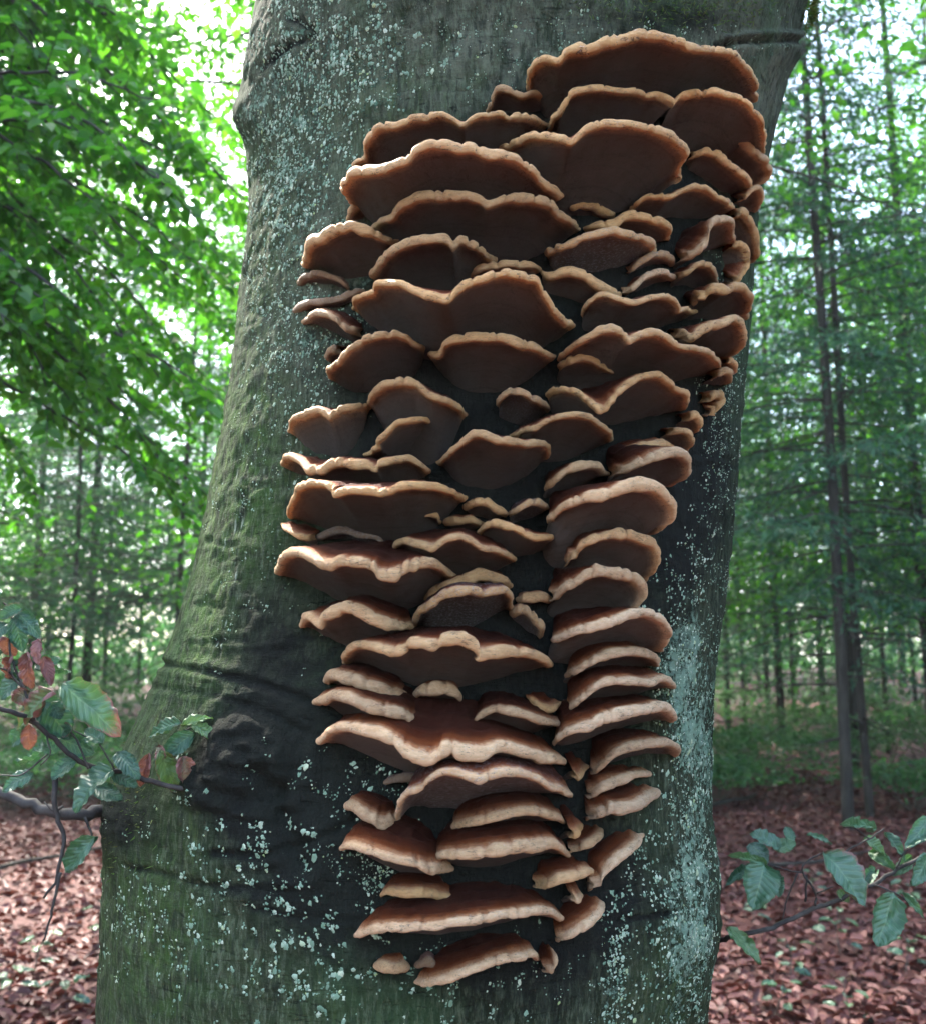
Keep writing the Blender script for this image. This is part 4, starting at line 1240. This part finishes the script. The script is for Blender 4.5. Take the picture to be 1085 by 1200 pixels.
# ------------------------------------------------------------------ seedlings
def seedling(px, py, h, nleaf, lab, Lf=.075):
    d = ray(px, py)
    t = CAM_Z / -d[2]
    for _ in range(4):
        p = np.array([0, 0, CAM_Z]) + d * t
        t *= (CAM_Z - ground_z(p[0], p[1])) / (CAM_Z - p[2])
    loc = np.array([p[0], p[1], float(ground_z(p[0], p[1]))])
    e = link('beech_seedling', None, None, lab, 'seedling', 'beech seedlings on the forest floor', loc=loc)
    top = np.array([rng.uniform(-.08, .08), rng.uniform(-.08, .08), h])
    path = smooth_path([(0, 0, -.02), tuple(top * .5 + rng.normal(0, .02, 3)), tuple(top)], 12)
    V, Q, T = tube(path, np.linspace(.004, .0015, 12), 6)
    st = link('stem', mesh_np('stem', V, [Q, T], M_STEM), e)
    for q in range(nleaf):
        f = .3 + .7 * (q + .5) / nleaf
        b = path[min(11, int(f * 11))]
        a = q * 2.4 + rng.uniform(-.4, .4)
        dr = np.array([math.cos(a), math.sin(a), rng.uniform(-.25, .35)])
        off = b + dr * rng.uniform(.01, .07)
        L = Lf * rng.uniform(.75, 1.25)
        key = (q % 4, .15, .0, round(.1 + .25 * (q % 3), 2), 0.0)
        twig_leaf(e, np.zeros(3), off, off + dr / np.linalg.norm(dr) * L, L * .62, (rng.uniform(-.3, .3), rng.uniform(-.5, .1), 1), key[3], .0, .15, q)


SEED = [(925, 1150, .22, 7, 'leafy seedling just below the twig on the lichened flank'), (985, 1120, .30, 8, 'tall seedling under the brown-edged twig leaf'), (1060, 1140, .25, 7, 'seedling with spreading leaves beside the thin straight stick'),
        (905, 1190, .16, 6, 'low seedling close to the trunk foot with dark leaves'), (1000, 1195, .2, 7, 'low spreading seedling in front of the thin straight stick'), (960, 1050, .18, 5, 'small seedling between twig and spruce trunks'),
        (1075, 1060, .2, 6, 'small seedling under the tip of the flank twig'), (880, 1080, .15, 5, 'small seedling beside the trunk where sun flecks lie'),
        (115, 1120, .33, 6, 'upright seedling with broad leaf beside the mossy trunk foot'), (40, 1140, .22, 6, 'pale seedling below the hanging dead twig'), (70, 1180, .14, 5, 'low seedling on litter near the mossy trunk foot'),
        (10, 1165, .16, 6, 'seedling with single large flat leaf on sunlit litter'), (120, 1200, .12, 4, 'tiny seedling at the mossy trunk foot')]
for s in SEED: seedling(*s)


# ------------------------------------------------------------------ young beech hanging its branches beside the trunk
def hanging_beech(loc, H, r, targets, lab, n_own, grp, leafL=.075, dens=1.0):
    loc = np.array([loc[0], loc[1], float(ground_z(loc[0], loc[1]))])
    e = link('beech_tree', None, None, lab, 'tree', grp, loc=loc)
    tp = smooth_path([(0, 0, -.2), (.1, .05, H * .3), (-.05, .1, H * .65), (.1, 0, H)], 24)
    V, Q, T = tube(tp, np.linspace(r, r * .25, 24), 12)
    link('trunk', mesh_np('trunk', V, [Q, T], M_TRUNK), e)
    limbs, LC, LD, LN = [], [], [], []
    for tgt in targets:
        end = np.asarray(tgt) - loc
        z0 = np.clip(end[2] + rng.uniform(.2, 1.6), 1.2, H * .9)
        st = np.array([np.interp(z0, tp[:, 2], tp[:, 0]), np.interp(z0, tp[:, 2], tp[:, 1]), z0])
        m1 = st + (end - st) * .4 + np.array([0, 0, .35 + .25 * rng.uniform(-1, 1)]); m2 = st + (end - st) * .75 + np.array([0, 0, .22])
        p = smooth_path([st, m1, m2, end], 26) + np.cumsum(rng.normal(0, .008, (26, 3)), 0)
        p[0] = st
        limbs.append(tube(p, np.linspace(.016, .003, 26), 6))
        ln = np.linalg.norm(np.diff(p, axis=0), axis=1).sum()
        ntw = int(ln / .095 * dens)
        for q in range(ntw):
            f = .18 + .82 * (q + rng.uniform(0, 1)) / ntw
            ix = min(24, int(f * 25)); b = p[ix]; ax = p[ix + 1] - p[ix]; ax /= np.linalg.norm(ax) + 1e-9
            side = np.cross(ax, (0, 0, 1.0)); side /= np.linalg.norm(side) + 1e-9
            side *= 1 if q % 2 else -1
            d = ax * rng.uniform(.3, .9) + side * rng.uniform(.5, 1.1) + np.array([0, 0, rng.uniform(-.45, .12)])
            d /= np.linalg.norm(d)
            tl = rng.uniform(.22, .55) * (1.1 - .5 * f)
            tw = np.stack([b + d * tl * s - np.array([0, 0, .12 * tl * s * s]) for s in np.linspace(0, 1, 6)])
            limbs.append(tube(tw, np.linspace(.0035, .0012, 6), 4, False))
            nl = max(3, int(tl / .034))
            s = np.linspace(.12, 1, nl)
            pos = b + d * (tl * s)[:, None] - np.array([0, 0, .12 * tl]) * (s * s)[:, None]
            lat = np.cross(d, (0, 0, 1.0)); lat /= np.linalg.norm(lat) + 1e-9
            alt = np.where(np.arange(nl) % 2, 1.0, -1.0)
            LC.append(pos); LD.append(d * .7 + lat * alt[:, None] * .8 + rng.normal(0, .22, (nl, 3)) + np.array([0, 0, -.25]))
            LN.append(np.array([0, 0, 1.0]) + rng.normal(0, .38, (nl, 3)))
    V, F = join(limbs)
    link('branches', mesh_np('branches', V, F, M_TWIG), e, label='thin dark branches and twigs reaching sideways', kind='stuff')
    LC, LD, LN = np.vstack(LC), np.vstack(LD), np.vstack(LN)
    n = len(LC); L = leafL * rng.uniform(.7, 1.25, n); W = L * rng.uniform(.55, .72, n)
    # the leaves that show largest are leaves of their own
    px, py = to_px(LC + loc)
    inv = (px > 0) & (px < 300) & (py > 0) & (py < 640)
    score = np.where(inv, L / (LC[:, 1] + loc[1]), 0)
    own = np.argsort(-score)[:n_own]
    rest = np.setdiff1d(np.arange(n), own)
    V, F, k = leaf_batch(LC[rest], LD[rest], LN[rest], L[rest], W[rest])
    link('foliage', mesh_np('foliage', V, F, M_BEECH, dict(rnd=np.repeat(rng.uniform(0, 1, len(rest)), k)), smooth=False), e, kind='stuff')
    ms = []
    for q in range(5):
        V1, F1, k = leaf_batch(np.zeros((1, 3)), np.array([[1., 0, 0]]), np.array([[0, 0, 1.]]), np.array([1.0]), np.array([.63]))
        ms.append(mesh_np('leaf', V1, F1, M_BEECH, dict(rnd=np.full(6, .1 + .2 * q)), smooth=False))
    for q, a in enumerate(own):
        x = LD[a] / np.linalg.norm(LD[a]); y = np.cross(LN[a], x); y /= np.linalg.norm(y); z = np.cross(x, y)
        o = link('leaf', ms[q % 5], e)
        M = np.eye(4); M[:3, 0] = x * L[a]; M[:3, 1] = y * L[a]; M[:3, 2] = z * L[a]; M[:3, 3] = LC[a]
        o.matrix_local = Matrix(M.tolist())
    return e


def targets(n, x0, x1, y0, y1, d0, d1, thin=True):
    out = []
    while len(out) < n:
        x, y = rng.uniform(x0, x1), rng.uniform(y0, y1)
        if thin and ((x - 250) / 55) ** 2 + ((y - 170) / 120) ** 2 < 1 and rng.uniform() < .45: continue
        if y > 470 + .45 * x and rng.uniform() < .5: continue
        out.append(at(x, y, rng.uniform(d0, d1)))
    return out


hanging_beech((-3.3, 4.4), 8.5, .11, targets(46, 10, 330, -60, 610, 3.6, 5.8), 'young beech whose leafy boughs hang beside the mossy side of the big trunk', 300, None)
hanging_beech((-4.4, 7.6), 10, .13, targets(44, -30, 300, -80, 600, 6.3, 9.0), 'taller young beech standing behind the leafy hanging boughs', 0, None, .08)


# ------------------------------------------------------------------ background trees
def spruce_proto(H, r, low, seed, dense=1.0):
    g = np.random.default_rng(seed)
    tp = smooth_path([(0, 0, -.3), (.05, 0, H * .25), (-.06 + g.uniform(-.1, .1), .05, H * .6), (0, 0, H)], 26)
    V, Q, T = tube(tp, np.linspace(r, .02, 26) , 10)
    trunk = mesh_np('trunk', V, [Q, T], M_TRUNK)
    dead, LC, LD, LW = [], [], [], []
    z = .9
    while z < H - .3:
        live = z > low + g.uniform(-.7, .7)
        a = g.uniform(0, 2 * np.pi)
        reach = (2.5 * (1 - (z - low) / (H - low)) ** .7 + .3 if z > low else g.uniform(.5, 1.6)) * g.uniform(.7, 1.15)
        c0 = np.array([np.interp(z, tp[:, 2], tp[:, 0]), np.interp(z, tp[:, 2], tp[:, 1]), z])
        d = np.array([math.cos(a), math.sin(a), g.uniform(-.15, .2)])
        s = np.linspace(0, 1, 9)
        p = c0 + d * (reach * s)[:, None] + np.array([0, 0, -1.0]) * (reach * (.30 if live else .12) * s ** 2 - (.12 * reach * s ** 4 if live else 0))[:, None]
        dead.append(tube(p, np.linspace(.014, .003, 9), 4, False))
        lat = np.array([-d[1], d[0], 0])
        if not live:
            for q in range(g.integers(2, 6)):
                f = g.uniform(.3, .95); b = p[int(f * 8)]
                e_ = b + (lat * g.choice([-1, 1]) * .8 + d * .6 + np.array([0, 0, g.uniform(-.5, .1)])) * g.uniform(.15, .5)
                dead.append(tube(np.linspace(b, e_, 3), np.linspace(.004, .0015, 3), 3, False))
        else:
            for q in range(int(reach / .075 * dense)):
                f = g.uniform(.10, 1); b = c0 + (np.stack([np.interp(f, s, p[:, c]) for c in range(3)]) - c0)
                tl = (.48 * (1.1 - f) + .10) * g.uniform(.6, 1.3)
                td = lat * (1 if q % 2 else -1) * .85 + d * .6 + np.array([0, 0, g.uniform(-.55, -.05)]); td /= np.linalg.norm(td)
                m = max(3, int(tl / .055))
                ss = np.linspace(0.05, 1, m)
                base = b + td * (tl * ss)[:, None] - np.array([0, 0, .35 * tl]) * (ss ** 2)[:, None]
                LC.append(base); LD.append(td * .8 + g.normal(0, .42, (m, 3)) + np.array([0, 0, -.2])); LW.append(np.full(m, g.uniform(.018, .034)))
        z += g.uniform(.05, .16) if z > low else g.uniform(.12, .4)
    V, F = join(dead)
    br = mesh_np('branches', V, F, M_TRUNK)
    LC, LD, LW = np.vstack(LC), np.vstack(LD), np.concatenate(LW)
    n = len(LC)
    V, F, k = leaf_batch(LC, LD, g.normal(0, .6, (n, 3)) + np.array([0, 0, 1.0]), g.uniform(.07, .13, n), LW, hexa=False)
    cr = mesh_np('crown', V, F, M_SPRUCE, dict(rnd=np.repeat(g.uniform(0, 1, n), k)), smooth=False)
    return trunk, br, cr


def beech_proto(H, r, low, seed, n=9000, spread=2.6):
    g = np.random.default_rng(seed)
    tp = smooth_path([(0, 0, -.3), (.1, .05, H * .3), (-.1, .1, H * .6), (.1, 0, H)], 24)
    parts = [tube(tp, np.linspace(r, .03, 24), 10)]
    trunk = mesh_np('trunk', *join(parts), M_TRUNK)
    limbs, LC, LD = [], [], []
    nb = 46
    for q in range(nb):
        z = low + (H - low) * (q + g.uniform(0, 1)) / nb
        a = q * 2.4 + g.uniform(-.5, .5)
        reach = spread * (1 - .75 * ((z - low) / (H - low)) ** 1.6) * g.uniform(.6, 1.2)
        c0 = np.array([np.interp(z, tp[:, 2], tp[:, 0]), np.interp(z, tp[:, 2], tp[:, 1]), z])
        d = np.array([math.cos(a), math.sin(a), g.uniform(.0, .45)])
        s = np.linspace(0, 1, 9)
        p = c0 + d * (reach * s)[:, None] - np.array([0, 0, .35 * reach]) * (s ** 2.2)[:, None]
        limbs.append(tube(p, np.linspace(.03, .004, 9), 5, False))
        m = int(n / nb * reach / (spread * .7))
        f = g.uniform(.15, 1.0, m) ** .8
        pos = np.stack([np.interp(f, s, p[:, c]) for c in range(3)], -1)
        # flat sprays either side of the limb, in clumps
        cl = g.normal(0, 1, (14, 3)) * np.array([.30, .30, .10]) * reach / 1.6
        pos = pos + cl[g.integers(0, 14, m)] + g.normal(0, 1, (m, 3)) * np.array([.13, .13, .05])
        LC.append(pos); LD.append(d + g.normal(0, .7, (m, 3)) + np.array([0, 0, -.4]))
    br = mesh_np('branches', *join(limbs), M_TRUNK)
    LC, LD = np.vstack(LC), np.vstack(LD); n = len(LC)
    L = g.uniform(.07, .12, n)
    V, F, k = leaf_batch(LC, LD, g.normal(0, .4, (n, 3)) + np.array([0, 0, 1.0]), L, L * .65)
    cr = mesh_np('crown', V, F, M_BEECH, dict(rnd=np.repeat(g.uniform(0, 1, n), k)), smooth=False)
    return trunk, br, cr


def place(proto, name, x, y, rz, sc, lab, grp, lean=(0, 0)):
    e = link(name, None, None, lab, 'tree', grp, loc=(x, y, float(ground_z(x, y))))
    e.rotation_euler = (lean[0], lean[1], rz); e.scale = (sc, sc, sc)
    for nm, me in zip(('trunk', 'branches', 'crown'), proto):
        o = link(nm, me, e)
        if nm != 'trunk': o['kind'] = 'stuff'
    return e


SP = [spruce_proto(15, .064, 2.6, 5, 1.15), spruce_proto(13, .050, 1.7, 6, 1.15), spruce_proto(17, .10, 3.0, 7, 1.15)]
BE = [beech_proto(10, .09, 2.0, 8), beech_proto(13, .12, 3.0, 9, 11000, 3.2)]


def gx_at(px, Y): return (px - 542.5) / FPX / math.cos(PITCH) * Y


def base_x(px, Y): return float(at(px, 782 + 1.6 / Y * FPX, Y)[0])


place(SP[0], 'spruce_tree', base_x(993, 10.3), 10.3, .4, 1.0, 'slender dark spruce trunk, stouter of the pair beyond the lichened flank', None, (0, R(.3)))
place(SP[1], 'spruce_tree', base_x(1019, 11.0), 11.0, 2.0, 1.0, 'slimmer spruce trunk standing close behind the stouter dark one', None, (0, R(.4)))
def spruce_label(px):
    if 250 < px < 840: return 'slim spruce standing hidden behind the big beech trunk', 'spruces behind the big trunk'
    if px >= 1020: return 'slim far spruce beyond the dark pair, away from the big trunk', 'far spruces beyond the dark pair'
    if px >= 840: return 'slim far spruce between the lichened trunk edge and the dark pair', 'far spruces beside the lichened edge'
    return 'slim far spruce under the hanging beech boughs, beyond the mossy flank', 'far spruces beyond the mossy flank'


FAR_R = [(853, 22), (873, 24), (917, 20), (931, 25), (1040, 19), (1100, 14), (1150, 17), (1010, 30), (965, 27), (1075, 26), (800, 20), (740, 26), (1200, 22), (890, 33), (1130, 34), (660, 18), (600, 24)]
for q, (px, Y) in enumerate(FAR_R):
    place(SP[q % 3], 'spruce_tree', base_x(px, Y), Y, q * 1.7, rng.uniform(.85, 1.15), *spruce_label(px))
FAR_L = [(74, 17), (97, 21), (120, 24), (203, 18), (28, 20), (-40, 15), (160, 27), (250, 30), (300, 22), (-100, 22), (50, 31), (380, 17), (450, 25), (-180, 28), (220, 36), (520, 33)]
for q, (px, Y) in enumerate(FAR_L):
    place(SP[(q + 1) % 3], 'spruce_tree', base_x(px, Y), Y, q * 1.3 + .5, rng.uniform(.85, 1.15), *spruce_label(px))
BEECHES = [(1000, 15.5), (1120, 20), (900, 28), (1060, 32), (830, 38), (430, 13), (30, 25), (230, 22), (-90, 18), (340, 29), (700, 31), (560, 20), (1250, 13)]
for q, (px, Y) in enumerate(BEECHES):
    side = 'lichened' if px > 540 else 'mossy'
    place(BE[q % 2], 'beech_tree', base_x(px, Y), Y, q * 2.1, rng.uniform(.9, 1.2), 'bright green young beech among the spruces beyond the %s side of the big trunk' % side, 'young beeches beyond the %s flank' % side)

TALL = beech_proto(19, .2, 6.5, 12, 15000, 4.8)
for q, (x, y) in enumerate([(-10.5, 5), (-13, 11), (-2.2, 14), (2.6, 13.5), (7.0, 7.5), (9, 13), (.2, 9.5), (-3.2, 20), (3.5, 19), (.5, 17), (-14, 17), (12, 18)]):
    place(TALL, 'beech_tree', x, y, q * 2.3, rng.uniform(.9, 1.1), 'tall beech whose high crown shades the forest floor', 'tall beeches shading the floor')

# the far wood that reads as one mass
nF = 90000
yy = rng.uniform(36, 75, nF); xx = yy * rng.uniform(-.95, .95, nF)
cell = vnoise(xx * .35, yy * .35, 0, 77)
zt = .1 + 17 * rng.uniform(0, 1, nF) ** 1.5
keep = vnoise(xx * .45, yy * .2, zt * .45, 99) + .25 > rng.uniform(-.6, .6, nF)
C = np.stack([xx, yy, ground_z(xx, yy) + zt], -1)[keep]; n = len(C)
V, F, k = leaf_batch(C, rng.normal(0, 1, (n, 3)), rng.normal(0, .6, (n, 3)) + np.array([0, -.3, 1.0]), rng.uniform(.25, .6, n), rng.uniform(.15, .35, n))
link('far_woodland', mesh_np('far_woodland', V, F, M_FAR, dict(rnd=np.repeat(rng.uniform(0, 1, n), k)), smooth=False), None, 'distant green woodland closing the view between the trunks', 'woodland', kind='stuff')
# understorey thicket between the trunks: thin leaves over a tangle of bare grey twigs
nF = 62000
yy = rng.uniform(15, 36, nF); xx = yy * rng.uniform(-.8, .8, nF)
zt = .15 + 5.0 * rng.uniform(0, 1, nF) ** 1.3
keep = vnoise(xx * .6, yy * .4, zt * .8, 299) + .1 > rng.uniform(-.6, .6, nF)
C = np.stack([xx, yy, ground_z(xx, yy) + zt], -1)[keep]; n = len(C)
V, F, k = leaf_batch(C, rng.normal(0, 1, (n, 3)), rng.normal(0, .5, (n, 3)) + np.array([0, 0, 1.0]), rng.uniform(.08, .18, n), rng.uniform(.05, .10, n))
thk = link('thicket', None, None, 'thin grey-green thicket of twigs filling the space between the far trunks', 'thicket', kind='stuff')
link('leaves', mesh_np('leaves', V, F, M_FAR, dict(rnd=np.repeat(rng.uniform(0, 1, n), k)), smooth=False), thk, kind='stuff')
n = 2600
yy = rng.uniform(13, 34, n); xx = yy * rng.uniform(-.8, .8, n); z0 = rng.uniform(.1, 4.5, n)
A = np.stack([xx, yy, ground_z(xx, yy) + z0], -1)
tw = []
for q in range(n):
    d = rng.normal(0, 1, 3) * np.array([1, .6, .35]); d[2] -= .15
    ln = rng.uniform(.4, 1.6)
    p = A[q] + d * (ln * np.linspace(0, 1, 4))[:, None] + np.array([0, 0, -.15 * ln]) * (np.linspace(0, 1, 4) ** 2)[:, None]
    tw.append(tube(p, np.linspace(.009, .003, 4), 3, False))
V, F = join(tw)
link('twigs', mesh_np('twigs', V, F, M_TRUNK), thk, kind='stuff')
# unseen woodland added at both sides of the clearing to cut low skylight
nF = 30000
az = rng.uniform(R(36), R(112), nF) * rng.choice([-1.0, 1.0], nF); rr = rng.uniform(9, 26, nF)
xx = rr * np.sin(az); yy = rr * np.cos(az)
zt = .4 + 6.5 * rng.uniform(0, 1, nF)
keep = vnoise(xx * .5, yy * .5, zt * .5, 199) + .35 > rng.uniform(-.6, .6, nF)
C = np.stack([xx, yy, ground_z(xx, yy) + zt], -1)[keep]; n = len(C)
V, F, k = leaf_batch(C, rng.normal(0, 1, (n, 3)), rng.normal(0, .6, (n, 3)) + np.array([0, 0, 1.0]), rng.uniform(.3, .6, n), rng.uniform(.2, .38, n))
link('unseen_shade_woodland', mesh_np('unseen_shade_woodland', V, F, M_FAR, dict(rnd=np.repeat(rng.uniform(0, 1, n), k)), smooth=False), None, 'unseen green woodland added at both sides of the clearing to cut skylight', 'woodland', kind='stuff')
# low bushes of the undergrowth
for q, (px, Y, s) in enumerate([(860, 16, .9), (905, 14, 1.0), (950, 18, 1.1), (1040, 15, 1.0), (1090, 19, 1.2), (60, 15, .9), (150, 18, 1.0), (10, 12, .8), (230, 20, 1.1), (100, 13, 1.0), (-50, 16, 1.1), (190, 14, .9), (130, 22, 1.3), (40, 20, 1.2), (840, 12.5, .6), (880, 22, 1.3), (1000, 24, 1.4), (1070, 11.5, .6), (1130, 16, 1.2)]):
    g = np.random.default_rng(300 + q)
    x = base_x(px, Y); loc = np.array([x, Y, float(ground_z(x, Y))])
    n = 1500
    c = np.concatenate([g.normal(0, 1, (12, 3)) * np.array([.7, .5, .12]) + np.array([0, 0, .55])]) * s
    C = c[g.integers(0, 12, n)] + g.normal(0, 1, (n, 3)) * np.array([.28, .25, .05])
    C[:, 2] = np.abs(C[:, 2]) + .05
    V, F, k = leaf_batch(C, g.normal(0, 1, (n, 3)) * np.array([1, 1, .3]), g.normal(0, .3, (n, 3)) + np.array([0, 0, 1.0]), g.uniform(.05, .09, n), g.uniform(.03, .055, n))
    e = link('bush', None, None, 'low flat-leaved bush of the undergrowth beyond the %s flank' % ('lichened' if px > 540 else 'mossy'), 'bush', 'undergrowth bushes beyond the %s flank' % ('lichened' if px > 540 else 'mossy'), loc=loc)
    link('foliage', mesh_np('foliage', V, F, M_FAR, dict(rnd=np.repeat(g.uniform(0, 1, n), k)), smooth=False), e, kind='stuff')
    stm = [tube(smooth_path([(0, 0, -.05), tuple(cc * np.array([.5, .5, .6])), tuple(cc)], 8), np.linspace(.012, .004, 8), 5, False) for cc in c]
    V, F = join(stm)
    link('stems', mesh_np('stems', V, F, M_STEM), e, kind='stuff')

# ------------------------------------------------------------------ haze under the canopy
hz, nt = new_mat('haze')
pv = N(nt, 'ShaderNodeVolumePrincipled')
pv.inputs['Color'].default_value = (.86, .95, .97, 1)
pv.inputs['Density'].default_value = .0008
pv.inputs['Anisotropy'].default_value = .2
ho = N(nt, 'ShaderNodeOutputMaterial')
nt.links.new(pv.outputs[0], ho.inputs['Volume'])
hv = np.array([(x, y, z) for z in (-3.0, 27.0) for y in (-410., 510.) for x in (-410., 410.)])
hf = np.array([(0, 2, 3, 1), (4, 5, 7, 6), (0, 1, 5, 4), (2, 6, 7, 3), (0, 4, 6, 2), (1, 3, 7, 5)])
link('haze', mesh_np('haze', hv, hf, hz, smooth=False), None, 'thin pale haze hanging under the trees', 'haze', kind='stuff')
